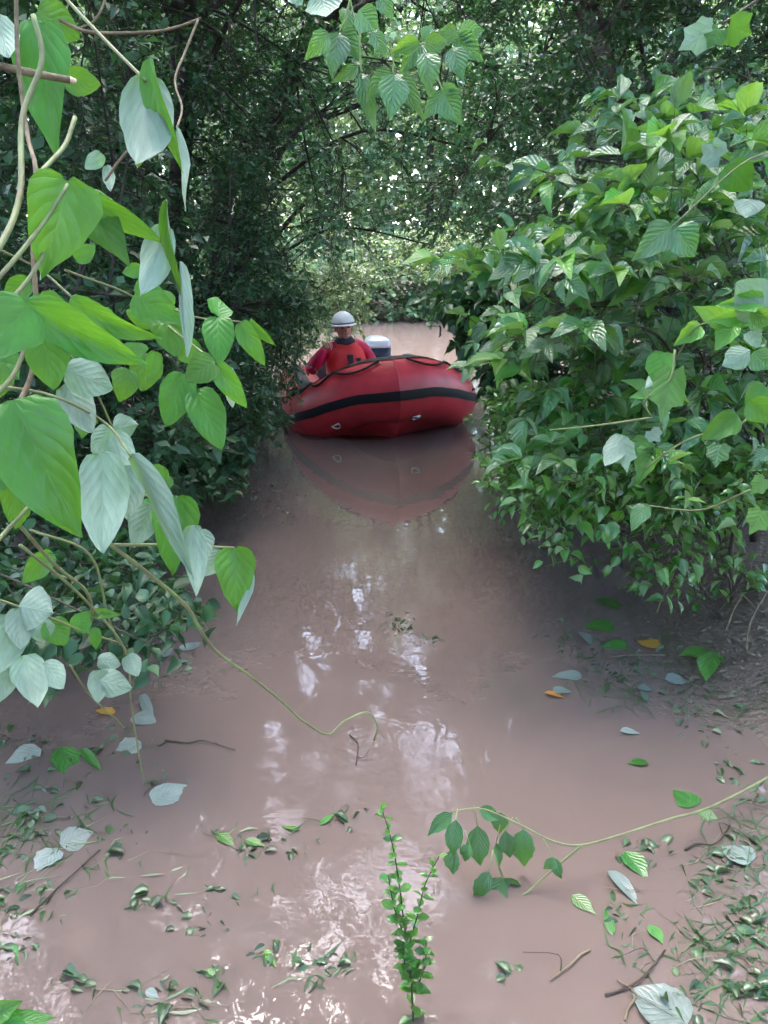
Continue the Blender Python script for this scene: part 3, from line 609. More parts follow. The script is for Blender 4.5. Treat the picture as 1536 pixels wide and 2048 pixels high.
# far bank of the river
FARX = [-11, -7.5, -4.6, -1.6, 1.2, 3.6, 6.4, 9.6, 13]
names = ['leftmost tree on the far river bank', 'second tree from the left on the far river bank', 'third tree from the left on the far river bank', 'bright tree on the far bank straight behind the helmet',
         'bright tree on the far bank behind the open river water', 'bright tree on the far bank right of the open water', 'third tree from the right on the far river bank', 'second tree from the right on the far river bank', 'rightmost tree on the far river bank']
for k, x in enumerate(FARX):
    y = 22.5+rng.uniform(-1, 1.5); hgt = rng.uniform(8, 11); r_ = G(x, y)
    T = np.vstack([ell((x, y, hgt*.62), (2.4, 2.2, hgt*.42), 330, .3), ell((x, y-2.6, .9), (2.2, 1.2, 1.3), 190, .2)]); T[:, 2] = np.maximum(T[:, 2], .15)
    plant('river_tree', 'sunlit pale green '+names[k] if False else names[k].replace('tree', 'haze-paled green tree'), 'tree', r_, clump(T, 60, .8), [r_, (x+.1, y, hgt*.35), (x-.1, y, hgt*.75)], 9, .14, .9, 16, .17, 'tiny', 'far', group='trees on the far river bank', twr=.008)
def far_wood():
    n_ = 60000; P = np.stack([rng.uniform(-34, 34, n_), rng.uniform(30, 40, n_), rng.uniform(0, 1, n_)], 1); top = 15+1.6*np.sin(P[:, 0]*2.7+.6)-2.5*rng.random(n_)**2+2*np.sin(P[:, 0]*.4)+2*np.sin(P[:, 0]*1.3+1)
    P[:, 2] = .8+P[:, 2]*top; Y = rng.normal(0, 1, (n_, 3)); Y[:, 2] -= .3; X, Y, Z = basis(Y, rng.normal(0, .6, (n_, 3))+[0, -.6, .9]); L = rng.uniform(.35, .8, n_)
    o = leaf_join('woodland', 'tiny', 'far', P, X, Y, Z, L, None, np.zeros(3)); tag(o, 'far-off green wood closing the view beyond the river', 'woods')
far_wood()
# middle distance: shaded small-leaved trees that arch over the flooded path
def box(a, b_, n): return rng.uniform(a, b_, (n, 3))
CANOPY = 5600
def mids():
    T = np.vstack([poly_pts([(180, -500), (640, -500), (600, 120), (560, 480), (640, 620), (560, 700), (200, 620)], 2700, 5.2, 8.8), ell((-2.2, 7.0, 4.8), (2.0, 2.2, 1.6), 500)])
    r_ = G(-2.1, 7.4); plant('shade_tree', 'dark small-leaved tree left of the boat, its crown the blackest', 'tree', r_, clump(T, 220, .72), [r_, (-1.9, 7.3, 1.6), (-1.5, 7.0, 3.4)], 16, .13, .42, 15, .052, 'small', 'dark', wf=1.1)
    T = np.vstack([poly_pts([(560, -700), (1080, -700), (1060, 250), (900, 520), (760, 470), (600, 560), (560, 200)], 2000, 6.0, 9.5), ell((0.3, 8.5, 4.9), (2.2, 2., 1.3), 500)])
    r_ = G(-1.75, 9.4); plant('arching_tree', 'small-leaved tree arching over the boat from the left', 'tree', r_, clump(T, 170, .66), [r_, (-1.6, 9.2, 1.8), (-.9, 8.6, 3.3), (.2, 8.0, 4.3)], 16, .10, .45, 14, .055, 'small', 'mid', wf=1.15)
    T = np.vstack([poly_pts([(1040, -600), (1750, -600), (1750, 480), (1500, 420), (1250, 430), (1080, 300)], 1700, 4.3, 8.), ell((2.4, 6., 4.6), (1.6, 2., 1.4), 400)])
    r_ = G(2.2, 5.6); plant('leaning_tree', 'dark leaning tree with forked bare trunk above the right bank', 'tree', r_, clump(T, 190, .68), [r_, tuple(pix(1330, 330, 5.4)), tuple(pix(1250, 190, 5.6)), tuple(pix(1180, 60, 5.9)), tuple(pix(1120, -150, 6.2))], 14, .10, .42, 14, .055, 'small', 'dark', wf=1.15)
    T = poly_pts([(880, 150), (1250, 250), (1250, 560), (1000, 600), (930, 480)], 420, 7, 10.)
    r_ = G(2.3, 9.0); plant('bright_tree', 'bright green sapling behind the leaning trunk', 'tree', r_, clump(T, 60, .7), [r_, (2.2, 8.9, 1.3), (2.0, 8.8, 2.6)], 9, .05, .45, 13, .06, 'small', 'mid', wf=1.2)
    # drooping shrub beside the boat on the left
    T = poly_pts([(430, 520), (590, 540), (630, 640), (610, 700), (580, 780), (550, 830), (440, 860), (380, 700)], 520, 6.2, 8.0)
    r_ = G(-1.75, 7.0); plant('drooping_shrub', 'fine-leaved drooping shrub hanging beside the person on the left', 'shrub', r_, clump(T, 90, .75), [r_, (-1.6, 6.9, .7), (-1.3, 6.9, 1.3)], 12, .03, .42, 16, .04, 'small', 'mid', sag=.6, droop=.5)
    T = poly_pts([(300, 620), (520, 700), (560, 860), (430, 930), (300, 900)], 420, 4.6, 6.6); T[:, 2] = np.maximum(T[:, 2], .06)
    r_ = G(-1.75, 5.3); plant('bank_shrub', 'low dark shrub on the left bank behind the broad leaves', 'shrub', r_, clump(T, 60, .75), [r_, (-1.7, 5.3, .4)], 10, .022, .36, 12, .055, 'small', 'dark', singles=0)
    T = poly_pts([(-80, 1010), (260, 980), (400, 960), (340, 1090), (290, 1220), (150, 1300), (-80, 1400)], 250, 2.2, 4.2); T[:, 2] = np.clip(T[:, 2], .03, .5)
    r_ = G(-1.9, 2.9); plant('bank_plant', 'low dark tangle on the left bank under the broad-leaved vine', 'plant', r_, T, [r_, (-1.8, 2.9, .15)], 10, .01, .26, 8, .06, 'elder', 'dark', singles=120, wf=.6, bark='twig', twr=.002)
    T = poly_pts([(300, 860), (470, 850), (480, 900), (420, 960), (330, 1000)], 90, 4.2, 5.6); T[:, 2] = np.clip(T[:, 2], .02, .35)
    r_ = G(-1.65, 4.6); plant('bank_plant', 'low glossy plant at the water edge left of the boat reflection', 'plant', r_, T, [r_, (-1.6, 4.6, .12)], 8, .008, .26, 8, .07, 'elder', 'dark', singles=120, wf=.55, bark='twig', twr=.002)
    T = poly_pts([(-150, -300), (260, -300), (330, 500), (300, 760), (-150, 800)], 1500, 3.2, 6.2)
    r_ = G(-2.5, 4.4); plant('thicket_tree', 'dark thicket tree behind the broad-leaved vine at the left edge', 'tree', r_, clump(T, 120, .75), [r_, (-2.4, 4.4, 1.4), (-2.3, 4.3, 3.0)], 12, .07, .42, 14, .06, 'small', 'dark', wf=1.1)
    T = np.vstack([poly_pts([(560, 330), (760, 480), (960, 420), (1000, 560), (760, 560), (600, 640)], 400, 9.5, 12.), poly_pts([(540, 540), (720, 530), (745, 600), (735, 660), (640, 700), (540, 720)], 260, 9.8, 11.8)]); T[:, 2] = np.maximum(T[:, 2], .1)
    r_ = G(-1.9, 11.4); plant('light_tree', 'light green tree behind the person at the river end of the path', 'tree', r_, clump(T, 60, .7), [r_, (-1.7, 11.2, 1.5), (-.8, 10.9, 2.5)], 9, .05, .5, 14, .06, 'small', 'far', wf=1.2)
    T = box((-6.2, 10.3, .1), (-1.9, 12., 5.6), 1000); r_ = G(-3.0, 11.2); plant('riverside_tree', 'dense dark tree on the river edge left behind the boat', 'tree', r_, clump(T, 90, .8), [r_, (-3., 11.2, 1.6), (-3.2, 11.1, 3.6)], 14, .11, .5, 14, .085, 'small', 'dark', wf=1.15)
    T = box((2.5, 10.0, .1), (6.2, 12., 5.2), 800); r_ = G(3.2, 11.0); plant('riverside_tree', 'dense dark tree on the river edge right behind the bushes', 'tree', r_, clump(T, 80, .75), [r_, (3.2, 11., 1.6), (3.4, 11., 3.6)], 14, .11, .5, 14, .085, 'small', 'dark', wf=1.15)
    T = box((-2.6, 10.2, 3.5), (3.6, 11.8, 7.), 1900); T[:, 2] += .8*np.sin(T[:, 0]*2.1+1)+.5*np.sin(T[:, 0]*5.3+T[:, 1]*2)*rng.random(len(T)); r_ = G(-2.2, 10.8); plant('riverside_tree', 'dark crown closing the view above the far river bank', 'tree', r_, clump(T, 120, .75), [r_, (-2.1, 10.8, 2.2), (-.8, 10.9, 4.2), (1.0, 11., 5.2)], 14, .12, .5, 14, .11, 'small', 'mid', wf=1.15)
    T = poly_pts([(-80, 620), (330, 650), (430, 860), (340, 990), (-80, 1000)], 520, 3.3, 5.4); T[:, 2] = np.maximum(T[:, 2], .05)
    r_ = G(-2.2, 4.2); plant('undergrowth', 'dark undergrowth on the left bank seen between the broad leaves', 'shrub', r_, clump(T, 70, .8), [r_, (-2.1, 4.2, .4)], 12, .02, .36, 12, .065, 'small', 'dark', wf=1.15)
    # high crowns over the path: they shade it and break up the sky that the water mirrors
    trees = [((-3.6, 5.6), 6.2, [], 'tall tree behind the left thicket spreading high over the path'), ((3.8, 4.4), 6.0, [], 'tall tree behind the right bushes spreading high over the path'),
             ((-3.6, 10.4), 6.8, [], 'tall tree behind the dark left crown near the river'), ((3.7, 9.6), 6.6, [], 'tall tree behind the leaning trunk near the river'),
             ((-3.4, -.6), 5.8, [((-3.4, 0, 2.6), (1.0, 2.5, 2.2))], 'unseen tree beside the viewer on the left'), ((3.4, -.8), 5.9, [((3.4, 0, 2.6), (1.0, 2.5, 2.2))], 'unseen tree beside the viewer on the right'),  # from here on: unseen trees, added to block sky light beside and behind
             ((-6.2, 2.5), 5.5, [((-5.4, 3, 2.8), (1.4, 3.6, 3.2))], 'unseen tree deep in the wood left of the path'), ((-6.0, 8.5), 5.8, [((-5.2, 8.6, 3.0), (1.4, 3.4, 3.4))], 'unseen tree deep in the wood left of the boat'),
             ((6.4, 3.), 5.5, [((5.6, 3.4, 2.8), (1.4, 3.6, 3.2))], 'unseen tree deep in the wood right of the path'), ((6.2, 9.), 5.8, [((5.4, 8.8, 3.0), (1.4, 3.4, 3.4))], 'unseen tree deep in the wood right of the boat'), ((-.5, -4.6), 5.4, [((0, -4.4, 2.8), (4.4, 1.4, 3.0))], 'unseen tree behind the viewer')]
    roof = clump(np.stack([rng.uniform(-6.5, 6.5, CANOPY), rng.uniform(-5, 11.6, CANOPY), rng.uniform(-.9, .9, CANOPY)], 1), CANOPY//8, .75)
    own = np.argmin(np.stack([np.hypot(roof[:, 0]-t[0][0]*.75, roof[:, 1]-t[0][1]) for t in trees]), 0)
    for k, ((x, y), z, crowns, lab) in enumerate(trees):
        T = [roof[own == k]+[0, 0, z+.3]]+[ell(c_, r2, int(60*r2[0]*max(r2[1], r2[2])), .1) for c_, r2 in crowns]; r_ = G(x, y); c_ = T[0].mean(0)
        plant('canopy_tree', lab, 'tree', r_, np.vstack(T), [r_, (x*.97, y, c_[2]*.4), tuple((np.array(r_)*.5+c_*.5)*[1, 1, 0]+[0, 0, c_[2]*.8]), tuple(c_)], 12, .15, .7, 16, .13, 'small', 'mid', wf=1.25, group='tall trees over the path')
mids()

# ================================================================== RIGHT BANK BUSHES
def right():
    T = poly_pts([(1290, 330), (1440, 300), (1536, 420), (1600, 640), (1400, 700), (1180, 690), (1000, 640), (1000, 520), (1080, 470), (1180, 430)], 118, 2.6, 4.2); T = np.vstack([T, poly_pts([(1000, 330), (1250, 250), (1500, 230), (1536, 350), (1290, 360), (1050, 500), (960, 600), (930, 560)], 22, 2.8, 4.2), poly_pts([(1200, 260), (1380, 120), (1600, 100), (1600, 320), (1300, 340)], 34, 3.4, 4.8)])
    r_ = G(2.0, 3.9); plant('elder_bush', 'glossy box-elder bush with toothed leaflets, upper right bank', 'bush', r_, T, [r_, (1.9, 3.8, .7), (1.7, 3.6, 1.2)], 16, .018, .30, 3, .115, 'elder', 'elder', 'compound', 3, 300, wf=.52, droop=.2, bark='twig', twr=.003, young='elder_young')
    T = poly_pts([(1180, 690), (1600, 650), (1600, 880), (1450, 860), (1280, 960), (1080, 900), (1030, 880), (1030, 770), (1030, 660)], 115, 2.7, 4.4)
    r_ = G(1.75, 3.7); plant('elder_bush', 'dense glossy bush on the right bank, below the upper box-elder', 'bush', r_, T, [r_, (1.7, 3.6, .5), (1.5, 3.5, .9)], 14, .016, .28, 3, .105, 'elder', 'elder', 'compound', 3, 300, wf=.52, droop=.2, bark='twig', twr=.003, young='elder_young')
    T = poly_pts([(980, 540), (1060, 600), (1090, 780), (1020, 840), (990, 770), (930, 690), (945, 650), (860, 605), (900, 570)], 330, 4.3, 5.8)
    r_ = G(1.75, 5.2); plant('dark_bush', 'dark leafy bush overhanging the right side of the boat', 'bush', r_, T, [r_, (1.6, 5.1, .6), (1.3, 5.0, 1.2)], 14, .02, .32, 9, .085, 'elder', 'dark', 'twig', 3, 300, wf=.6, bark='twig', twr=.003)
    T = poly_pts([(980, 780), (1180, 770), (1220, 900), (1200, 1010), (1080, 1040), (1000, 980), (985, 900)], 270, 3.4, 4.6); T[:, 2] = np.maximum(T[:, 2], .05)
    r_ = G(1.5, 3.9); plant('privet_bush', 'fine-leaved light green privet at the water edge on the right', 'bush', r_, T, [r_, (1.4, 3.9, .3), (1.3, 3.8, .6)], 12, .012, .30, 13, .045, 'oval', 'privet', 'twig', 3, 300, wf=.62, bark='twig', twr=.0022, young='elder_young')
    T = poly_pts([(1050, 960), (1300, 900), (1536, 900), (1600, 1000), (1400, 1040), (1240, 1020), (1120, 1020)], 160, 2.7, 3.7); T[:, 2] = np.maximum(T[:, 2], .08)
    r_ = G(1.6, 3.2); plant('low_bush', 'low mixed bush with drooping leaves above the right mud bank', 'bush', r_, T, [r_, (1.55, 3.2, .3), (1.5, 3.1, .5)], 12, .014, .26, 7, .065, 'elder', 'privet', 'twig', 3, 300, wf=.6, bark='twig', twr=.0025, sag=.35, young='elder_young')
    T = poly_pts([(1070, 1050), (1500, 1030), (1536, 1180), (1300, 1170), (1230, 1160), (1100, 1110)], 45, 2.9, 3.6); T[:, 2] = np.maximum(T[:, 2], .05)
    r_ = G(1.5, 3.1); plant('bank_sprigs', 'sparse leafy sprigs hanging to the mud under the right bushes', 'plant', r_, T, [r_, (1.45, 3.1, .15)], 9, .008, .22, 6, .055, 'elder', 'privet', 'twig', 3, 300, wf=.6, bark='twig', twr=.002, sag=.4)
    T = poly_pts([(1000, 400), (1290, 360), (1536, 500), (1700, 900), (1400, 1040), (1100, 1000), (1000, 800), (980, 600)], 900, 4.4, 6.2); T[:, 2] = np.maximum(T[:, 2], .1)
    r_ = G(2.5, 5.0); plant('thicket_bush', 'dark thicket filling the bank behind the glossy right bushes', 'bush', r_, T, [r_, (2.4, 5., .8), (2.2, 4.9, 1.5)], 14, .03, .4, 12, .065, 'small', 'dark', wf=1.15)
right()

# ================================================================== LEFT FOREGROUND VINE (broad three-part leaves)
def hleaf(E, off, base, tip, wpx, face, d, d2=None, roll=0, var=None, kind='kudzu', mat='kudzu', curl=1.):
    """one leaf from its base to its tip; face T shows the upper side to the path, B the pale underside"""
    d2 = d if d2 is None else d2; P = pix(*base, d); Q = pix(*tip, d2); Y = Q-P; L = np.linalg.norm(Y); Y = Y/L
    vc = nrm(EYE-(P+Q)/2); Nn = vc-Y*vc.dot(Y); Nn = nrm(Nn); X = np.cross(Y, Nn); a = R(roll); Nn = Nn*math.cos(a)+X*math.sin(a)
    if face == 'B': Nn = -Nn
    X = np.cross(Y, Nn); w_ = wpx/F*(d+d2)/2
    return leaf_obj(kind, var if var is not None else int(rng.integers(9)), mat, P, X, Y, Nn, w_, L, E, off, zs=L*curl)
def stem(E, off, pts, r0, r1, mat='vine', name='stem', fuzz=0):
    P = catmull([pix(*p) for p in pts], 6); MB().add(*tube(P, r0, r1, 7)).build(name, mat, E, off)
def vine_left():
    root = np.array(G(-1.75, 1.1)); E = empty('broad_leaved_vine', root, 'broad-leaved vine with big fresh green leaves filling the left foreground', 'vine')
    D = [((292, 150), (284, 362), 118, 'B', 1.02, 1.0, 12, 1), ((300, 118), (338, 335), 52, 'T', 1.0, 1.02, 35, 3), ((352, 255), (388, 436), 22, 'B', 1.15, 1.15, 20, 3),
         ((135, 362), (95, 545), 150, 'T', .95, .93, -10, 4), ((137, 362), (314, 498), 66, 'T', .98, 1.02, 25, 3), ((150, 385), (258, 522), 105, 'T', 1.0, 1.0, -15, 0),
         ((328, 450), (284, 608), 72, 'B', 1.05, 1.03, 10, 1), ((334, 400), (346, 612), 26, 'T', 1.03, 1.05, 30, 3), ((360, 522), (378, 717), 24, 'B', 1.06, 1.06, 15, 5),
         ((52, 606), (294, 738), 92, 'T', .86, .92, 10, 1), ((60, 610), (-50, 725), 130, 'T', .85, .80, 0, 0), ((80, 652), (112, 772), 95, 'T', .92, .92, -10, 3),
         ((131, 738), (234, 782), 84, 'B', 1.0, 1.0, 0, 3), ((128, 768), (190, 872), 72, 'B', 1.04, 1.04, 0, 3), ((26, 800), (154, 1070), 172, 'T', .80, .80, 5, 1),
         ((205, 905), (205, 1104), 108, 'B', .98, .98, 0, 3), ((224, 855), (186, 905), 52, 'B', 1.1, 1.1, 0, 3), ((226, 858), (281, 848), 58, 'B', 1.1, 1.1, 0, 4), ((226, 860), (257, 957), 62, 'B', 1.08, 1.08, 0, 1),
         ((258, 930), (257, 1040), 70, 'B', 1.05, 1.05, 0, 3), ((262, 910), (398, 1135), 52, 'B', .95, 1.0, 20, 3), ((355, 992), (345, 1150), 96, 'T', 1.08, 1.06, 0, 4), ((302, 1008), (268, 1092), 62, 'B', 1.1, 1.1, 0, 3),
         ((395, 1060), (408, 1120), 60, 'B', 1.1, 1.1, 0, 3), ((386, 1050), (392, 1190), 55, 'B', 1.06, 1.06, 0, 1), ((470, 1095), (474, 1224), 84, 'T', 1.15, 1.13, 0, 4), ((442, 1100), (408, 1150), 52, 'B', 1.16, 1.16, 0, 3),
         ((501, 1140), (482, 1248), 22, 'B', 1.15, 1.15, 20, 3), ((45, 915), (18, 1048), 68, 'T', .9, .9, 0, 3), ((20, 905), (-40, 1000), 90, 'T', .88, .85, 0, 0), ((50, 985), (30, 1060), 42, 'T', 1.0, 1.0, 0, 3),
         ((75, 40), (102, 300), 118, 'T', 1.25, 1.25, 20, 0), ((-6, 30), (22, 130), 66, 'B', 1.2, 1.2, 0, 3), ((130, 158), (196, 168), 58, 'T', 1.4, 1.4, 0, 3), ((75, 20), (150, 70), 80, 'T', 1.3, 1.3, 0, 3),
         ((205, 308), (170, 338), 34, 'B', 1.4, 1.4, 0, 3), ((214, 330), (222, 388), 26, 'B', 1.4, 1.4, 0, 3), ((150, 518), (190, 492), 40, 'T', 1.2, 1.2, 0, 3), ((287, 538), (242, 546), 32, 'T', 1.3, 1.3, 0, 3),
         ((140, 598), (322, 692), 58, 'T', 1.12, 1.18, 20, 1), ((268, 590), (366, 645), 84, 'T', 1.2, 1.2, 0, 0), ((330, 620), (350, 700), 80, 'T', 1.25, 1.22, 0, 3), ((60, 560), (5, 600), 50, 'T', 1.2, 1.2, 0, 3),
         ((436, 633), (441, 588), 58, 'T', 1.25, 1.27, 20, 3), ((436, 634), (440, 716), 68, 'T', 1.25, 1.22, 0, 3), ((482, 644), (522, 727), 46, 'T', 1.25, 1.24, 15, 3), ((500, 640), (542, 692), 26, 'T', 1.28, 1.27, 30, 3),
         ((430, 722), (372, 758), 66, 'T', 1.15, 1.13, 10, 3), ((428, 725), (492, 814), 48, 'T', 1.15, 1.16, 0, 3), ((368, 748), (334, 848), 74, 'T', 1.2, 1.18, 0, 3), ((392, 780), (444, 888), 78, 'T', 1.2, 1.18, -10, 3), ((456, 735), (466, 818), 34, 'B', 1.2, 1.2, 0, 3), ((400, 690), (355, 720), 60, 'T', 1.25, 1.25, 0, 3),
         ((105, 1105), (40, 1170), 50, 'T', 1.3, 1.3, 0, 3), ((38, 1212), (114, 1228), 98, 'B', 1.25, 1.25, 0, 4), ((40, 1215), (42, 1296), 62, 'B', 1.25, 1.25, 0, 3), ((20, 1230), (-12, 1345), 98, 'B', 1.25, 1.25, 0, 3), ((50, 1310), (76, 1418), 74, 'B', 1.35, 1.33, 0, 1), ((88, 1325), (127, 1378), 54, 'B', 1.36, 1.36, 0, 3), ((14, 1328), (-2, 1400), 60, 'B', 1.36, 1.36, 0, 3),
         ((186, 1358), (268, 1378), 60, 'B', 1.5, 1.5, 0, 3), ((200, 1340), (196, 1402), 48, 'B', 1.5, 1.5, 0, 3), ((255, 1310), (276, 1352), 40, 'B', 1.5, 1.5, 0, 3), ((195, 1320), (245, 1330), 40, 'B', 1.52, 1.52, 0, 3),
         ((100, 1240), (130, 1290), 60, 'T', 1.4, 1.4, 0, 3), ((150, 1260), (180, 1225), 44, 'T', 1.4, 1.4, 0, 3), ((190, 1255), (192, 1300), 26, 'T', 1.4, 1.4, 0, 3), ((180, 1225), (238, 1230), 22, 'T', 1.4, 1.4, 0, 3), ((60, 1260), (115, 1250), 60, 'B', 1.4, 1.4, 0, 3)]
    for b_, t_, wd, f, d, d2, rl, vr in D: hleaf(E, root, b_, t_, wd, f, d, d2, rl, vr)
    dk = [((rng.uniform(-30, 330), rng.uniform(520, 1020)), rng.uniform(40, 80)) for _ in range(34)]
    for (u, v), s in dk:                                                        # shaded leaves further inside the vine
        hleaf(E, root, (u, v), (u+rng.uniform(-50, 50), v+rng.uniform(20, 80)), s, 'T', rng.uniform(1.5, 2.0), None, rng.uniform(-40, 40))
    for pts, r0, r1, mt in [
        ([(66, 30, 1.0), (84, 120, 1.0), (45, 235, .98), (40, 390, .93), (0, 492, .88), (-60, 560, .85)], .0035, .004, 'vine'), ([(115, -20, 1.1), (210, 80, 1.05), (292, 162, 1.0)], .0026, .0022, 'vine'),
        ([(135, 370, .95), (75, 462, .92), (0, 552, .88), (-60, 610, .86)], .0026, .003, 'vine'), ([(106, 458, .97), (70, 540, .93), (0, 625, .88), (-50, 680, .86)], .0022, .003, 'vine'),
        ([(68, 640, .9), (35, 735, .88), (0, 782, .86), (-50, 830, .85)], .0024, .003, 'vine'), ([(32, -20, 1.1), (36, 120, 1.1), (55, 270, 1.08), (72, 345, 1.02), (66, 480, 1.0), (74, 640, .98), (66, 740, .98), (20, 840, .95), (-30, 900, .9)], .003, .0036, 'vine_brown'),
        ([(150, 235, 1.15), (130, 290, 1.12), (90, 335, 1.06), (62, 362, 1.0)], .0036, .003, 'vine'), ([(-40, 895, .85), (10, 892, .84), (62, 885, .82)], .0036, .003, 'vine'),
        ([(-30, 940, .92), (50, 968, .94), (130, 1012, .98), (225, 1092, 1.05), (300, 1150, 1.12), (372, 1212, 1.2), (402, 1262, 1.26), (436, 1306, 1.32), (500, 1352, 1.42), (562, 1402, 1.55), (606, 1442, 1.65), (656, 1469, 1.76), (690, 1442, 1.76), (735, 1425, 1.78), (754, 1452, 1.8), (748, 1480, 1.85)], .0034, .0022, 'vine'),
        ([(-20, 770, .98), (105, 792, 1.0), (210, 846, 1.05), (262, 912, 1.0)], .0022, .0018, 'vine'), ([(50, 960, .94), (150, 975, 1.0), (235, 980, 1.04), (300, 992, 1.08), (355, 994, 1.08)], .002, .0018, 'vine'),
        ([(222, 1090, 1.05), (340, 1090, 1.1), (468, 1096, 1.15)], .0026, .002, 'vine'), ([(30, 1040, 1.1), (110, 1130, 1.25), (172, 1182, 1.35), (184, 1230, 1.4), (170, 1275, 1.45)], .003, .0026, 'vine'),
        ([(40, 1090, 1.2), (160, 1190, 1.35), (250, 1300, 1.5), (262, 1400, 1.7), (276, 1500, 1.95), (290, 1570, 2.1)], .0026, .002, 'vine'), ([(60, 1060, 1.3), (180, 1110, 1.4), (215, 1230, 1.5), (240, 1290, 1.55)], .0026, .0022, 'vine'),
        ([(-30, 1190, 1.3), (100, 1235, 1.35), (160, 1260, 1.4), (236, 1285, 1.5)], .0022, .0018, 'vine'), ([(140, 1330, 1.5), (180, 1390, 1.62), (250, 1455, 1.85)], .002, .0018, 'vine'),
        ([(350, 620, 1.2), (400, 636, 1.25), (482, 644, 1.25)], .0016, .0014, 'vine'), ([(60, 1010, 1.0), (10, 1065, .98), (-20, 1100, .95)], .0026, .003, 'vine'), ([(130, 540, 1.1), (260, 590, 1.2), (320, 640, 1.25), (430, 724, 1.16)], .0018, .0016, 'vine'),
        ([(0, 500, 1.1), (80, 540, 1.15), (150, 600, 1.15)], .002, .0018, 'vine'), ([(130, 700, 1.0), (180, 760, 1.05), (225, 855, 1.09)], .0016, .0014, 'vine')]:
        stem(E, root, pts, r0, r1, mt)
    stem(E, root, [(-60, 1180, 1.0), (-120, 1400, 1.1), (-200, 1700, 1.35)], .005, .006, 'vine_brown'); stem(E, root, [(-60, 560, .85), (-100, 800, .88), (-60, 1180, 1.0)], .004, .005, 'vine_brown')
    # dead twigs that the vine climbs
    tw = empty('bare_twig', pix(-30, 125, 1.2), 'bare broken twig with pale snapped end in the upper left corner', 'twig'); o_ = pix(-30, 125, 1.2)
    stem(tw, o_, [(-30, 125, 1.2), (60, 145, 1.2), (140, 160, 1.22)], .006, .0055, 'vine_brown', 'twig_shaft'); M['wood'] = plain('fresh_wood', (.62, .50, .34), .7)
    stem(tw, o_, [(140, 160, 1.22), (152, 162, 1.22)], .0055, .003, 'wood', 'snapped_end')
    tw = empty('bare_twig', pix(400, 36, 1.3), 'thin bare curving twig hanging left of the top, below the dark crown', 'twig'); o_ = pix(400, 36, 1.3)
    stem(tw, o_, [(120, 40, 1.3), (180, 64, 1.3), (300, 64, 1.3), (360, 52, 1.3), (402, 36, 1.3)], .003, .002, 'vine_brown', 'twig_shaft'); stem(tw, o_, [(396, 40, 1.3), (372, 100, 1.28), (350, 160, 1.25), (364, 215, 1.2), (354, 256, 1.16)], .0022, .0016, 'vine_brown', 'side_twig')
    stem(tw, o_, [(215, -10, 1.3), (190, 40, 1.3), (150, 60, 1.3)], .002, .0016, 'vine_brown', 'side_twig'); stem(tw, o_, [(275, 280, 1.2), (240, 320, 1.2), (210, 362, 1.2)], .0024, .002, 'vine_brown', 'side_twig')
vine_left()

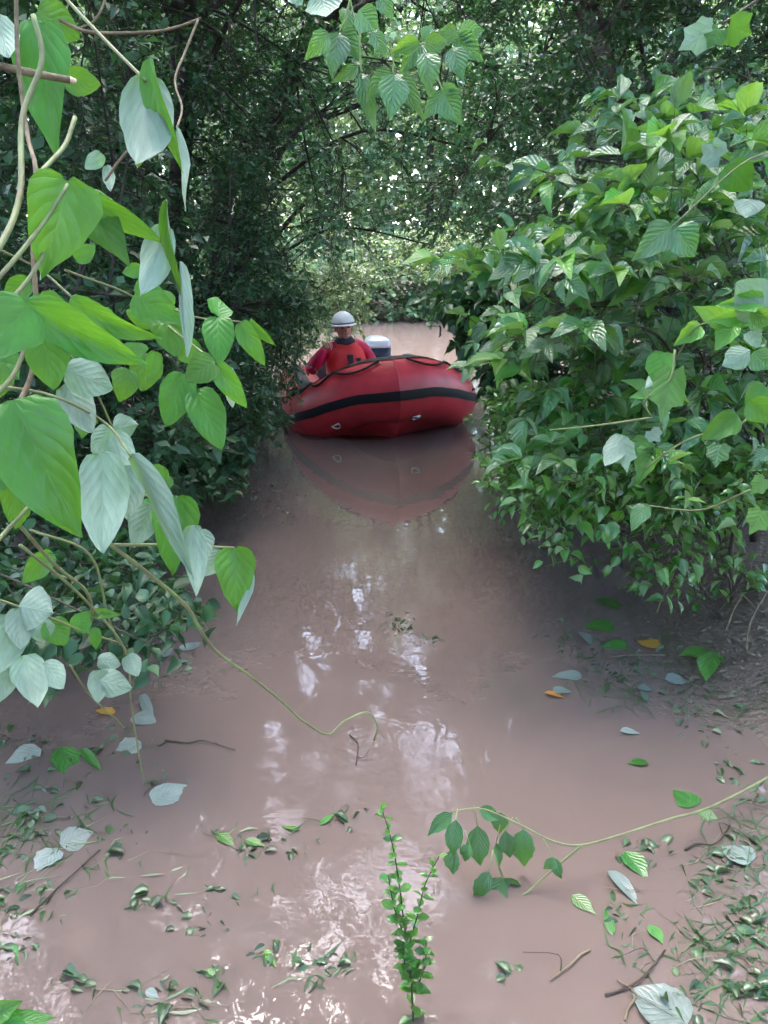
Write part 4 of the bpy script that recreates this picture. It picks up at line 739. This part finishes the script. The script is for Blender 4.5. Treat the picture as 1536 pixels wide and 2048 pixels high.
# ================================================================== TOP CENTRE HANGING SPRAY
def top_spray():
    off = pix(690, -60, 1.3); E = empty('hanging_spray', off, 'spray of glossy toothed leaves hanging into the top centre', 'branch')
    D = [((640, -15), (656, 46), 68, 'B'), ((718, 20), (757, 66), 52, 'T'), ((760, -8), (782, 33), 34, 'T'), ((655, 62), (616, 117), 40, 'T'), ((676, 65), (664, 152), 56, 'T'), ((682, 64), (722, 122), 42, 'T'), ((716, 131), (668, 166), 28, 'T'),
         ((839, 82), (782, 104), 30, 'Y'), ((846, 86), (866, 49), 30, 'T'), ((843, 86), (802, 148), 40, 'T'), ((850, 90), (897, 84), 40, 'T'), ((853, 106), (860, 184), 46, 'T'), ((916, 72), (875, 60), 34, 'T'), ((917, 70), (971, 58), 42, 'T'), ((912, 75), (966, 122), 46, 'T'), ((905, 95), (926, 160), 44, 'T'),
         ((786, 148), (733, 194), 48, 'T'), ((788, 150), (782, 237), 60, 'T'), ((792, 148), (844, 227), 40, 'T'), ((722, 144), (746, 252), 36, 'T'), ((886, 184), (846, 240), 36, 'T'), ((886, 184), (922, 250), 52, 'T'), ((880, 175), (925, 182), 22, 'T'), ((700, 20), (690, 60), 40, 'T'), ((600, -20), (575, 8), 36, 'B'), ((745, 60), (770, 110), 30, 'T')]
    for b_, t_, wd, f in D: hleaf(E, off, b_, t_, wd*1.05, 'B' if f == 'B' else 'T', rng.uniform(1.22, 1.38), None, rng.uniform(-12, 12), None, 'elder', 'elder_young' if f == 'Y' else 'elder')
    for pts in [[(690, -60, 1.3), (700, 0, 1.3), (718, 50, 1.3), (780, 100, 1.3), (787, 148, 1.3)], [(780, 100, 1.3), (815, 95, 1.3), (850, 86, 1.3), (915, 74, 1.3)], [(718, 50, 1.3), (720, 100, 1.3), (722, 145, 1.3)], [(700, 0, 1.3), (690, 40, 1.3), (678, 65, 1.3)], [(850, 88, 1.3), (870, 140, 1.3), (886, 185, 1.3)], [(700, 0, 1.3), (640, -14, 1.3)]]:
        stem(E, off, pts, .0022, .0014, 'green_stem', 'branch')
    # up to the tree it grows from, above the frame
    MB().add(*tube(catmull([off, off+[.1, .3, .5], off+[-.4, 1.0, 1.3], off+[-1.2, 2.0, 2.4]], 6), .003, .012, 6)).build('branch', 'twig', E, off)
    off = pix(1440, 40, 2.0); E = empty('maple_spray', off, 'three large maple-like leaves in the top right corner', 'branch')
    for b_, t_, wd, f in [((1440, 48), (1352, 104), 78, 'B'), ((1445, 50), (1415, 96), 60, 'T'), ((1448, 48), (1506, 70), 80, 'T')]: hleaf(E, off, b_, t_, wd, f, 2.0, None, 0, None, 'maple', 'kudzu')
    stem(E, off, [(1445, 48, 2.0), (1500, 10, 2.05), (1600, -60, 2.2)], .003, .005, 'twig', 'branch')
    off = pix(1085, 330, 3.6); E = empty('dark_leaf_spray', off, 'pair of large dark leaves against the bright gap right of centre', 'branch')
    for b_, t_, wd in [((1085, 325), (1012, 385), 60), ((1088, 326), (1075, 372), 55), ((1060, 325), (1040, 345), 40), ((690, 545), (688, 595), 26)][:3]: hleaf(E, off, b_, t_, wd, 'T', 3.6, None, 30, None, 'elder', 'dark')  # silhouette against the bright gap put into the dark leaf colour
    stem(E, off, [(1070, 326, 3.6), (1110, 310, 3.7), (1250, 330, 4.0)], .004, .006, 'twig', 'branch')
top_spray()

# big single leaves of a creeper over the right bushes
def right_creeper():
    off = pix(1500, 900, 2.4); E = empty('creeper', off, 'pale creeper with large lobed leaves trailing over the right bushes', 'vine')
    D = [((1350, 718), (1322, 848), 84, 'T', 2.2, 'elder_young', 'maple'), ((1330, 705), (1310, 770), 60, 'T', 2.25, 'kudzu', 'kudzu'), ((1345, 740), (1290, 780), 50, 'B', 2.3, 'kudzu', 'kudzu'), ((1540, 625), (1468, 565), 95, 'B', 1.9, 'kudzu', 'kudzu'), ((1502, 398), (1490, 438), 60, 'B', 2.4, 'kudzu', 'kudzu'),
         ((1342, 452), (1268, 520), 66, 'T', 2.5, 'elder', 'kudzu'), ((1352, 455), (1392, 512), 70, 'T', 2.5, 'elder', 'kudzu'), ((1450, 320), (1400, 290), 70, 'B', 2.6, 'kudzu', 'maple'), ((1455, 330), (1500, 380), 72, 'T', 2.6, 'kudzu', 'kudzu'), ((1240, 870), (1255, 945), 62, 'B', 2.4, 'kudzu', 'maple'), ((1245, 870), (1210, 935), 48, 'B', 2.4, 'kudzu', 'kudzu'), ((1298, 855), (1320, 885), 45, 'B', 2.45, 'kudzu', 'maple'),
         ((1475, 830), (1410, 880), 56, 'T', 2.1, 'kudzu', 'kudzu'), ((1440, 880), (1430, 935), 58, 'T', 2.2, 'elder', 'maple'), ((1500, 800), (1560, 850), 60, 'T', 2.0, 'kudzu', 'kudzu'), ((1528, 770), (1496, 810), 50, 'T', 2.1, 'kudzu', 'kudzu'), ((1536, 950), (1500, 990), 46, 'T', 2.1, 'elder_young', 'maple'), ((1530, 1010), (1500, 1070), 62, 'T', 2.1, 'elder_young', 'maple'), ((1290, 1010), (1262, 1062), 40, 'T', 2.5, 'elder', 'kudzu'),
         ((1530, 600), (1440, 610), 42, 'T', 1.9, 'elder_young', 'elder'), ((1500, 630), (1420, 640), 44, 'T', 1.95, 'elder_young', 'elder'), ((1500, 625), (1545, 650), 50, 'T', 1.9, 'elder_young', 'elder'), ((1460, 640), (1390, 620), 44, 'T', 2., 'elder_young', 'elder'), ((1470, 650), (1430, 700), 46, 'T', 2., 'elder_young', 'elder'), ((1400, 650), (1350, 690), 40, 'T', 2.1, 'elder_young', 'elder'), ((1500, 700), (1440, 735), 50, 'B', 2., 'elder', 'elder'), ((1505, 705), (1545, 740), 50, 'T', 2., 'elder', 'elder'), ((1500, 690), (1520, 660), 40, 'B', 2., 'elder', 'elder')]
    for b_, t_, wd, f, d, mt, kd in D: hleaf(E, off, b_, t_, wd, f, d, None, rng.uniform(-15, 15), None, kd, mt)
    for pts in [[(1560, 760, 2.2), (1480, 850, 2.2), (1400, 870, 2.25), (1340, 900, 2.3), (1290, 940, 2.4)], [(1350, 700, 2.2), (1340, 760, 2.2), (1300, 790, 2.25), (1290, 810, 2.3), (1305, 835, 2.3)], [(1540, 560, 1.9), (1500, 640, 1.95), (1400, 650, 2.05), (1350, 720, 2.2)], [(1560, 300, 2.5), (1480, 330, 2.5), (1345, 452, 2.5)], [(1305, 835, 2.3), (1200, 850, 2.4), (1100, 860, 2.5)], [(1500, 980, 2.2), (1400, 1020, 2.4), (1290, 1010, 2.5)], [(1560, 760, 2.2), (1570, 560, 2.0), (1560, 300, 2.5)], [(1560, 760, 2.2), (1600, 1000, 2.2), (1580, 1250, 2.4)]]:
        stem(E, off, pts, .0034, .002, 'vine')
right_creeper()

# ================================================================== FOREGROUND SPROUT AND ARCHING BRANCH
def sprout():
    b0 = gpt(828, 2060, -.05); E = empty('privet_sprout', b0, 'upright sprout with small round leaves standing in the foreground water', 'plant')
    lines = [[(828, 2060, 1.7), (822, 1960, 1.67), (812, 1880, 1.64), (800, 1780, 1.61), (785, 1690, 1.59), (762, 1612, 1.57)], [(815, 1900, 1.65), (835, 1830, 1.63), (850, 1770, 1.62), (878, 1712, 1.6)], [(812, 1880, 1.64), (790, 1820, 1.6), (776, 1750, 1.58)], [(830, 1985, 1.68), (850, 1930, 1.66), (852, 1880, 1.65)], [(822, 1960, 1.67), (808, 1920, 1.64), (806, 1890, 1.63)]]
    for li, pts in enumerate(lines):
        P = catmull([pix(*p) for p in pts], 6); MB().add(*tube(P, .0028 if li == 0 else .0018, .0009, 6)).build('stem', 'twig', E, b0)
        n_ = 18 if li == 0 else 9; D = nrm(np.gradient(P, axis=0))
        for k in range(n_):
            f = (k+.8)/n_*(len(P)-1); i = min(int(f), len(P)-2); p = P[i]+(P[i+1]-P[i])*(f-i); ang = k*1.57+rng.uniform(-.4, .4)
            for s in (0, math.pi):
                y = nrm(np.array([math.cos(ang+s), math.sin(ang+s), .25])+rng.normal(0, .15, 3)); nn = np.array([0, 0, 1])+rng.normal(0, .3, 3); X, Y, Z = basis(y[None], nn[None]); L = rng.uniform(.024, .036)*(1-.35*k/n_)
                leaf_obj('oval', int(rng.integers(9)), 'privet' if rng.random() < .75 else 'elder_young', p, X[0], Y[0], Z[0], L*.85, L, E, b0)
sprout()
def arching():
    b0 = pix(1530, 1560, 2.35); E = empty('arching_branch', b0, 'thin arching branch with drooping glossy leaves reaching over the foreground water', 'branch')
    for pts, r0, r1 in [([(1560, 1540, 2.4), (1500, 1575, 2.32), (1430, 1610, 2.25), (1390, 1625, 2.2), (1340, 1638, 2.16), (1250, 1667, 2.1), (1165, 1690, 2.05), (1110, 1684, 2.03), (1060, 1660, 2.02), (1010, 1635, 2.02), (960, 1617, 2.02), (908, 1622, 2.02)], .0042, .002), ([(1165, 1690, 2.05), (1110, 1735, 2.04), (1060, 1780, 2.03), (1034, 1802, 2.03), (1031, 1850, 2.05)], .0035, .0022)]:
        P = catmull([pix(*p) for p in pts], 6); MB().add(*tube(P, r0, r1, 7)).build('branch', 'vine', E, b0)
    for b_, a_, t_, wd, f in [((905, 1622), (905, 1627), (852, 1672), 30, 'T'), ((915, 1618), (912, 1640), (905, 1718), 36, 'T'), ((912, 1630), (911, 1698), (904, 1752), 34, 'T'), ((948, 1612), (955, 1652), (960, 1738), 46, 'T'), ((955, 1615), (960, 1615), (1002, 1642), 28, 'T'), ((985, 1620), (1000, 1625), (1000, 1674), 32, 'T'), ((1025, 1635), (1012, 1662), (1020, 1718), 36, 'T'), ((1032, 1635), (1048, 1660), (1044, 1745), 46, 'T'), ((1000, 1650), (992, 1685), (1001, 1738), 18, 'T'), ((985, 1700), (979, 1745), (944, 1808), 34, 'T'), ((985, 1700), (1004, 1755), (984, 1820), 46, 'T'), ((985, 1700), (1008, 1756), (1047, 1788), 32, 'T'), ((1085, 1675), (1110, 1718), (1088, 1742), 26, 'T'), ((1085, 1675), (1108, 1715), (1123, 1762), 22, 'T'), ((1031, 1850), (1020, 1896), (985, 1930), 30, 'T'), ((1031, 1850), (1036, 1902), (1075, 1915), 44, 'T'), ((1031, 1850), (1052, 1890), (1070, 1885), 30, 'T'), ((930, 1660), (940, 1690), (925, 1725), 28, 'T')]:
        d = 2.02+rng.uniform(-.05, .05); d = 2.06 if b_[0] == 1031 else d; stem(E, b0, [(b_[0], b_[1], 2.03), (a_[0], a_[1], d)], .0014, .0011, 'green_stem', 'leaf_stalk')
        hleaf(E, b0, a_, t_, wd, f, d, None, rng.uniform(-20, 20), None, 'elder', 'elder')
arching()

# ================================================================== LEAVES ON AND JUST UNDER THE WATER
M['pale_leaf'] = leafmat('pale_wet_leaf', (.19, .235, .205), (.19, .235, .205), (.2, .26, .14), .15, .3, .6, 7, .25, .15, .5, .06)
M['green_wet'] = leafmat('green_wet_leaf', (.06, .17, .03), (.06, .17, .03), (.16, .34, .03), .15, .25, .7, 6, .22, .25, .5, .08)
M['orange_leaf'] = leafmat('orange_leaf', (.48, .22, .04), (.48, .22, .04), (.5, .2, .03), .2, .4, .5, 6, .4, .1)
M['tan_leaf'] = leafmat('sunken_tan_leaf', (.40, .36, .24), (.40, .36, .24), (.3, .3, .1), .1, .4, .5, 6, .4, .15)
def floaters():
    D = [((83, 1500), (10, 1526), 30, 'pale_leaf', 0, 'long pale leaf floating at the left edge below the vine'), ((125, 1494), (142, 1556), 60, 'green_wet', 0, 'lobed green leaf floating below the pale vine leaves at left'), ((165, 1500), (202, 1542), 24, 'green_wet', 0, 'narrow dark green leaf floating right of the lobed green one at left'),
         ((207, 1530), (258, 1526), 28, 'green_wet', 1, 'sunken green leaf right of the narrow dark one at left'), ((282, 1484), (227, 1506), 32, 'pale_leaf', 0, 'pale leaf floating by the hanging vine tip'), ((303, 1602), (379, 1570), 44, 'pale_leaf', 0, 'large pale pointed leaf floating where the vine tip enters the water'), ((286, 1596), (221, 1606), 32, 'pale_leaf', 1, 'half-sunken pale leaf left of the large pointed one at the vine tip'),
         ((284, 1390), (306, 1446), 24, 'pale_leaf', 0, 'narrow pale leaf standing beside the thin vine stem'), ((268, 1432), (314, 1444), 40, 'pale_leaf', 0, 'broad pale leaf lying below the narrow pale one by the vine stem'), ((275, 1470), (316, 1466), 28, 'pale_leaf', 1, 'half-sunken pale leaf just above the pale leaf by the hanging vine tip'), ((345, 1306), (311, 1306), 26, 'pale_leaf', 0, 'left leaf of the small pale floating three'), ((362, 1300), (404, 1284), 20, 'pale_leaf', 0, 'right leaf of the small pale floating three'), ((352, 1309), (392, 1316), 16, 'pale_leaf', 1, 'sunken lower leaf of the small pale floating three'),
         ((228, 1428), (188, 1414), 26, 'orange_leaf', 0, 'orange fallen leaf under the vine on the left'), ((120, 1690), (188, 1662), 44, 'pale_leaf', 0, 'upper of two wet pale leaves lying together at lower left'), ((116, 1698), (68, 1742), 50, 'pale_leaf', 0, 'lower of two wet pale leaves lying together at lower left'), ((190, 1850), (121, 1922), 38, 'tan_leaf', 1, 'long tan leaf sunken at the lower left'), ((28, 1890), (36, 1915), 12, 'green_wet', 0, 'tiny green leaf at the lower left edge'),
         ((1240, 1218), (1188, 1194), 28, 'green_wet', 0, 'dark green leaf floating nearest below the low right bush'), ((1226, 1250), (1168, 1254), 30, 'green_wet', 0, 'broad dark green leaf floating left of the white-flecked sprig'), ((1160, 1264), (1187, 1292), 22, 'pale_leaf', 0, 'pale leaf floating under the broad dark green one at right'), ((1320, 1296), (1273, 1281), 27, 'orange_leaf', 0, 'orange fallen leaf on the right mud edge'), ((1252, 1290), (1203, 1293), 22, 'green_wet', 0, 'small dark green leaf left of the orange leaf at right'),
         ((1422, 1304), (1358, 1310), 34, 'green_wet', 0, 'green leaf right of the orange leaf on the mud edge'), ((1424, 1305), (1412, 1358), 52, 'green_wet', 0, 'broad glossy green leaf folded over the right mud edge'), ((1080, 1362), (962, 1378), 100, 'green_wet', 1, 'large lobed green leaf sunken at the tip of the right litter raft'), ((1100, 1392), (1020, 1410), 60, 'green_wet', 1, 'green leaf sunken just below the large lobed one at right'), ((1162, 1350), (1103, 1353), 22, 'pale_leaf', 0, 'pale leaf floating above the white one in the right raft of litter'), ((1106, 1380), (1144, 1383), 18, 'pale_leaf', 0, 'small white leaf at the tip of the right raft of litter'), ((1088, 1386), (1132, 1396), 12, 'orange_leaf', 0, 'brown curled leaf under the small white leaf at right'),
         ((1330, 1358), (1379, 1364), 25, 'pale_leaf', 0, 'oval white leaf lying on the right mud'), ((1274, 1374), (1306, 1381), 18, 'pale_leaf', 0, 'small pale leaf in the grass litter on the right'), ((1240, 1462), (1281, 1467), 13, 'pale_leaf', 0, 'thin pale leaf alone in open water on the right'), ((1360, 1500), (1294, 1497), 24, 'green_wet', 1, 'green leaf sunken in open water at right, just above a small floating one'), ((1296, 1525), (1250, 1524), 20, 'green_wet', 0, 'small green leaf alone in open water at the right'), ((1390, 1612), (1346, 1578), 46, 'green_wet', 0, 'heart-shaped light leaf where the arching branch leaves the bank'), ((1396, 1622), (1438, 1640), 20, 'green_wet', 0, 'narrow light leaf on the water under the arching branch base'), ((1385, 1630), (1354, 1682), 44, 'tan_leaf', 1, 'tan leaf sunken below the base of the arching branch'),
         ((1505, 1722), (1444, 1690), 50, 'pale_leaf', 0, 'wet pale leaf at the right edge below the arching branch'), ((1222, 1742), (1280, 1808), 34, 'pale_leaf', 0, 'white folded leaf standing up on the water lower right'), ((1250, 1704), (1297, 1758), 40, 'green_wet', 0, 'dark green leaf just above the white folded leaf'), ((1144, 1791), (1192, 1828), 26, 'green_wet', 0, 'dark green leaf left of the sunken tan leaf'), ((1235, 1786), (1234, 1862), 66, 'tan_leaf', 1, 'broad tan leaf sunken under the white folded leaf'), ((1226, 1872), (1207, 1813), 20, 'green_wet', 0, 'blade-like green leaf pointing up beside the sunken tan leaf'), ((1300, 1850), (1327, 1888), 28, 'green_wet', 0, 'pale green leaf floating right of the sunken tan leaf'),
         ((1378, 2044), (1262, 1978), 104, 'pale_leaf', 0, 'largest pale leaf floating at the bottom right'), ((1400, 1985), (1468, 1975), 66, 'tan_leaf', 1, 'tan leaf sunken right of the largest pale leaf'), ((1545, 1818), (1458, 1842), 52, 'green_wet', 1, 'upper of two green leaves sunken at the lower right edge'), ((1536, 1850), (1470, 1870), 40, 'green_wet', 1, 'lower of two green leaves sunken at the lower right edge'), ((1560, 1640), (1480, 1660), 60, 'green_wet', 1, 'green leaf sunken at the right edge beside the arching branch base'), ((640, 1650), (672, 1625), 14, 'green_wet', 0, 'sliver of green leaf left of the foreground sprout'), ((436, 1668), (470, 1690), 26, 'green_wet', 0, 'small green leaf right of the brightest water glints at left'), ((492, 1680), (530, 1692), 20, 'green_wet', 0, 'small green leaf just right of the one by the glints'), ((600, 1660), (560, 1650), 12, 'green_wet', 0, 'thin dark leaf floating in mid water left of the sprout'),
         ((292, 1980), (318, 1996), 20, 'pale_leaf', 0, 'pale curled leaf in the litter at bottom left'), ((530, 1900), (552, 1935), 20, 'green_wet', 0, 'pale green leaf in the litter at bottom centre left'), ((410, 1950), (440, 1938), 16, 'green_wet', 0, 'small leaf in the tuft of litter at bottom left'), ((60, 1620), (-10, 1650), 60, 'green_wet', 1, 'lower of two green leaves sunken at the left edge'), ((80, 1570), (30, 1600), 50, 'green_wet', 1, 'upper of two green leaves sunken at the left edge'), ((330, 1350), (390, 1330), 24, 'green_wet', 1, 'green leaf sunken just below the small pale floating three'), ((1000, 1930), (1050, 1955), 36, 'green_wet', 1, 'right of two green leaves sunken below the drooping branch tip'), ((960, 1945), (1005, 1960), 30, 'green_wet', 1, 'left of two green leaves sunken below the drooping branch tip')]
    for k, (b_, t_, wd, mt, sub, lab) in enumerate(D):
        u, v = (b_[0]+t_[0])/2, (b_[1]+t_[1])/2; c = gpt(u, v); gz = float(gh(c[0], c[1])); z = max(.003, gz+.006) if not sub else -.006
        P = gpt(*b_, z); Q = gpt(*t_, z); Y = Q-P; L = np.linalg.norm(Y); Y /= L; d = (np.array([u])-u)[0]
        dep = (c-EYE)@FWD; perp = nrm(np.cross(Y, [0, 0, 1.])); pv = pix(u, v, dep); q = c+perp*.01; r_ = q-EYE; px = math.hypot(F*(r_@RT)/(r_@FWD)+768-u, -F*(r_@UP)/(r_@FWD)+1024-v)/.01
        w_ = wd/px; kd = 'maple' if wd > 80 and sub and mt == 'green_wet' else ('elder' if rng.random() < .5 else 'kudzu'); X = np.cross(Y, [0, 0, 1.]); Z = np.array([0, 0, 1.])
        if not sub:
            Z = nrm(Z+np.array([*rng.normal(0, .10, 2), 0])); X = nrm(np.cross(Y, Z)); Z = np.cross(X, Y)
        o = bpy.data.objects.new('floating_leaf' if not sub else 'sunken_leaf', leafmesh(kd, int(rng.integers(9)), mt)); C.objects.link(o)
        zs = L*(.25 if not sub else .02); m = [[X[i]*w_, Y[i]*L, Z[i]*zs, P[i]] for i in range(3)]+[[0, 0, 0, 1]]
        m[2][3] += (.25*.06*L if not sub else 0); o.matrix_basis = Matrix([[float(a) for a in r2] for r2 in m])
        tag(o, lab, 'leaf', 'sunken leaves' if sub else 'loose leaves on the water')
floaters()
# raft litter: grass blades and stalks that nobody could count
M['straw'] = plain('wet_straw', (.17, .14, .09), .6, .4, .4, 15, (.08, .07, .04)); M['grass'] = leafmat('wet_grass', (.04, .10, .03), (.05, .10, .04), (.10, .2, .03), .2, .3, .5, 0, 0, .3)
def litter(name, label, mat, polys, n, l0, l1, wd, zr=(-.012, .006), tilt=.06):
    Vs = []; Fs = []; k = 0
    for poly, wgt in polys:
        q = poly_pts(poly, int(n*wgt), 1, 1.001)
        for p in q:
            r_ = p-EYE; g_ = EYE+r_*(-CAM_H/r_[2]); L = rng.uniform(l0, l1); a = rng.uniform(0, math.pi); z0 = max(0, float(gh(g_[0], g_[1])))+rng.uniform(*zr)
            d = np.array([math.cos(a), math.sin(a), rng.normal(0, tilt)]); sd = np.array([-d[1], d[0], 0])*wd*rng.uniform(.5, 1.3); c = g_.copy(); c[2] = z0; bend = np.array([-d[1], d[0], 0])*L*rng.normal(0, .12)
            pts = [c-d*L/2, c+bend, c+d*L/2]
            V = [pts[0], pts[1]-sd, pts[1]+sd+[0, 0, wd*.5], pts[2]]; Vs += V; Fs += [(k, k+1, k+2), (k+1, k+3, k+2)]; k += 4
    o = obj(name, np.array(Vs), np.array(Fs), mat, rnd=np.repeat(rng.random(len(Vs)//4), 4), kind='stuff'); tag(o, label, 'litter')
RA = [(1080, 1230), (1300, 1280), (1536, 1330), (1536, 1480), (1360, 1440), (1180, 1420), (1090, 1330)]; RB = [(1250, 1700), (1400, 1640), (1536, 1600), (1536, 2048), (1400, 2048), (1200, 1900)]
LA = [(0, 1560), (250, 1600), (380, 1720), (250, 1780), (0, 1900)]; LB = [(150, 1200), (400, 1180), (380, 1260), (200, 1290)]; LC = [(180, 1960), (450, 1940), (450, 2048), (180, 2048)]; LD = [(420, 1660), (640, 1640), (560, 1780), (430, 1820), (260, 1830)]; LE = [(560, 1900), (730, 1880), (730, 1960), (560, 1980)]; LF = [(430, 920), (600, 940), (560, 1060), (400, 1100)]; RC = [(1060, 1180), (1250, 1180), (1200, 1300), (1090, 1260)]
litter('straw_litter', 'pale straw stalks drifted against both banks', 'straw', [(RA, .34), (RB, .22), (LA, .12), (LB, .12), (LC, .08), (LF, .06), (RC, .06)], 420, .05, .20, .0014)
litter('grass_litter', 'loose green grass blades and leaf scraps floating on the water', 'grass', [(RA, .26), (RB, .24), (LA, .12), (LB, .08), (LC, .08), (LD, .10), (LE, .06), (LF, .06)], 520, .02, .10, .0035)
litter('matted_grass', 'matted half-sunken grass along the right and left water edges', 'grass', [([(1420, 1640), (1560, 1560), (1560, 2048), (1440, 2048), (1380, 1900)], .45), ([(1160, 1290), (1420, 1340), (1540, 1400), (1540, 1500), (1380, 1440), (1180, 1400)], .3), ([(-20, 1540), (160, 1560), (240, 1680), (-20, 1820)], .25)], 900, .06, .24, .0022, (-.022, .006), .07)
litter('leaf_litter', 'scattered dead leaf scraps on the right mud bank', 'straw', [([(1250, 1120), (1600, 1080), (1600, 1420), (1400, 1400), (1250, 1250)], 1.)], 500, .015, .05, .008, (.002, .012))
M['weed'] = leafmat('drowned_weed', (.045, .085, .035), (.06, .10, .05), (.10, .18, .03), .15, .3, .6, 0, 0, .45)
def weeds():
    """tangled scraps of drowned weed, half sunken"""
    cl = [(480, 1680, 60, 26), (445, 1790, 45, 26), (400, 1850, 60, 18), (300, 1810, 60, 26), (430, 1950, 45, 26), (650, 1930, 60, 40), (540, 1905, 30, 18), (800, 1245, 40, 26), (840, 1270, 40, 14), (1170, 1290, 60, 40), (1240, 1355, 80, 60), (1340, 1390, 90, 50), (1110, 1260, 50, 20), (1430, 1745, 80, 50), (1480, 1900, 80, 70), (330, 2000, 80, 45), (60, 1660, 100, 80), (60, 1800, 90, 50), (1290, 1700, 60, 26),
          (1400, 1990, 90, 50), (700, 1640, 60, 22), (590, 1690, 60, 20), (300, 1230, 90, 50), (230, 1500, 90, 40), (350, 1340, 60, 26), (1430, 1460, 100, 46), (1500, 1580, 60, 40), (330, 1560, 60, 22), (470, 960, 70, 40), (560, 1010, 80, 30), (100, 1580, 120, 60), (1010, 1950, 50, 16), (240, 1690, 70, 24), (1240, 1830, 60, 18), (1500, 1700, 60, 40), (1500, 1820, 60, 50), (1520, 1980, 60, 50), (1380, 1880, 60, 30), (20, 1700, 60, 40), (40, 1900, 50, 30), (150, 1960, 60, 20), (1470, 1540, 60, 30), (1290, 1300, 70, 40), (40, 1500, 70, 40)]
    P = []; 
    for u, v, r_, n_ in cl:
        for _ in range(n_):
            a = rng.uniform(0, 6.28); q = r_*rng.uniform(0, 1)**.7; g_ = gpt(u+q*math.cos(a), v+q*math.sin(a)*.55); g_[2] = max(float(gh(g_[0], g_[1]))+.004, 0)+rng.uniform(-.018, .003); P.append(g_)
    P = np.array(P); n_ = len(P); Y = rng.normal(0, 1, (n_, 3)); Y[:, 2] *= .10; X, Y, Z = basis(Y, rng.normal(0, .35, (n_, 3))+[0, 0, 1]); L = rng.uniform(.015, .055, n_)
    tag(leaf_join('weed_litter', 'elder', 'weed', P, X, Y, Z, L, None, np.zeros(3), .5), 'tangled half-sunken weed scraps drifting over the flooded path', 'weeds')
weeds()
def twigs_on_water():
    for (a, b_, lab) in [((60, 1830), (200, 1700), 'dark twig lying on the water at the lower left edge'), ((330, 1480), (470, 1500), 'thin twig floating under the drooping vine tip'), ((1210, 1990), (1330, 1900), 'brown twig lying slantwise at the lower right'), ((1370, 1700), (1460, 1650), 'dark crooked twig beside the base of the arching branch'), ((1180, 1900), (1100, 1960), 'pale stalk floating below the sunken tan leaf'), ((700, 1470), (712, 1530), 'short twig poking from the water left of centre'), ((1330, 1310), (1180, 1320), 'pale stalk across the litter on the right mud edge'), ((1250, 2040), (1235, 1960), 'thin reed stalk left of the largest pale leaf')]:
        A = gpt(*a, .004); B = gpt(*b_, .006); E = empty('floating_twig', A, lab, 'twig'); m_ = (A+B)/2+[*rng.normal(0, .02, 2), .004]; q = (m_+B)/2
        MB().add(*tube(catmull([A, (A+m_)/2+[*rng.normal(0, .008, 2), 0], m_, B], 4), .0032, .0018, 5)).build('shaft', 'vine_brown' if 'pale' in lab or 'reed' in lab else 'twig', E, A)
        MB().add(*tube(catmull([q, q+[*rng.normal(0, .03, 2), .004], q+[*rng.normal(0, .06, 2), .006]], 3), .0016, .0008, 4)).build('side_shoot', 'twig', E, A)
twigs_on_water()
def corner_sprig():
    b0 = gpt(-20, 2100, -.03); E = empty('leafy_sprig', b0, 'bright green leaves poking into the bottom left corner', 'plant')
    for b_, t_, wd in [((-20, 2030), (42, 2004), 46), ((-10, 2050), (95, 2040), 50), ((0, 2040), (60, 2060), 40), ((-30, 2040), (-10, 1990), 40)]: hleaf(E, b0, b_, t_, wd, 'T', 1.45, None, rng.uniform(-10, 10), None, 'elder', 'elder_young')
    MB().add(*tube(catmull([b0, (b0+pix(-15, 2045, 1.45))/2+[.01, 0, 0], pix(-15, 2045, 1.45)], 4), .003, .002, 5)).build('stem', 'green_stem', E, b0)
corner_sprig()
# bank growth: bare stalks and roots on the right mud
def roots():
    spots = [((1445, 1290), (1480, 1110), 'first'), ((1380, 1240), (1400, 1080), 'second'), ((1310, 1230), (1360, 1100), 'third'), ((1490, 1330), (1536, 1180), 'fourth'), ((1210, 1160), (1120, 990), 'fifth')]
    labs = ['bare stalk rising from the right mud, beside the glossy folded leaf', 'bare stalk rising from the right mud under the low bush', 'thin bare stalk at the water edge under the low right bush', 'rightmost bare stalk on the mud at the picture edge', 'dark leaning stem rooted in water under the privet on the right']
    for (a, t_, _), lab in zip(spots, labs):
        g_ = gpt(*a); g_[2] = max(-.05, float(gh(g_[0], g_[1]))-.02); dep = (g_-EYE)@FWD; E = empty('bare_stalk', g_, lab, 'stalk', 'bare stalks on the right bank'); tp2 = pix(t_[0], t_[1], dep+.15)
        mid = (g_+tp2)/2+rng.normal(0, .04, 3); MB().add(*tube(catmull([g_, (g_+mid)/2+rng.normal(0, .015, 3), mid, tp2], 5), .007 if 'dark' in lab else .0045, .003, 6)).build('stalk', 'bark' if 'dark' in lab else 'vine_brown', E, g_)
        for k in range(3):
            q = g_+(tp2-g_)*rng.uniform(.3, .8); e = q+np.array([*rng.normal(0, .12, 2), rng.uniform(-.1, .15)]); MB().add(*tube(catmull([q, (q+e)/2+rng.normal(0, .02, 3), e], 4), .0025, .0012, 5)).build('side_shoot', 'vine_brown', E, g_)
roots()
print('objects', len(bpy.data.objects), 'tris', sum(len(o.data.loops)-2*len(o.data.polygons) for o in {o.data.name: o for o in bpy.data.objects if o.type == 'MESH'}.values()))
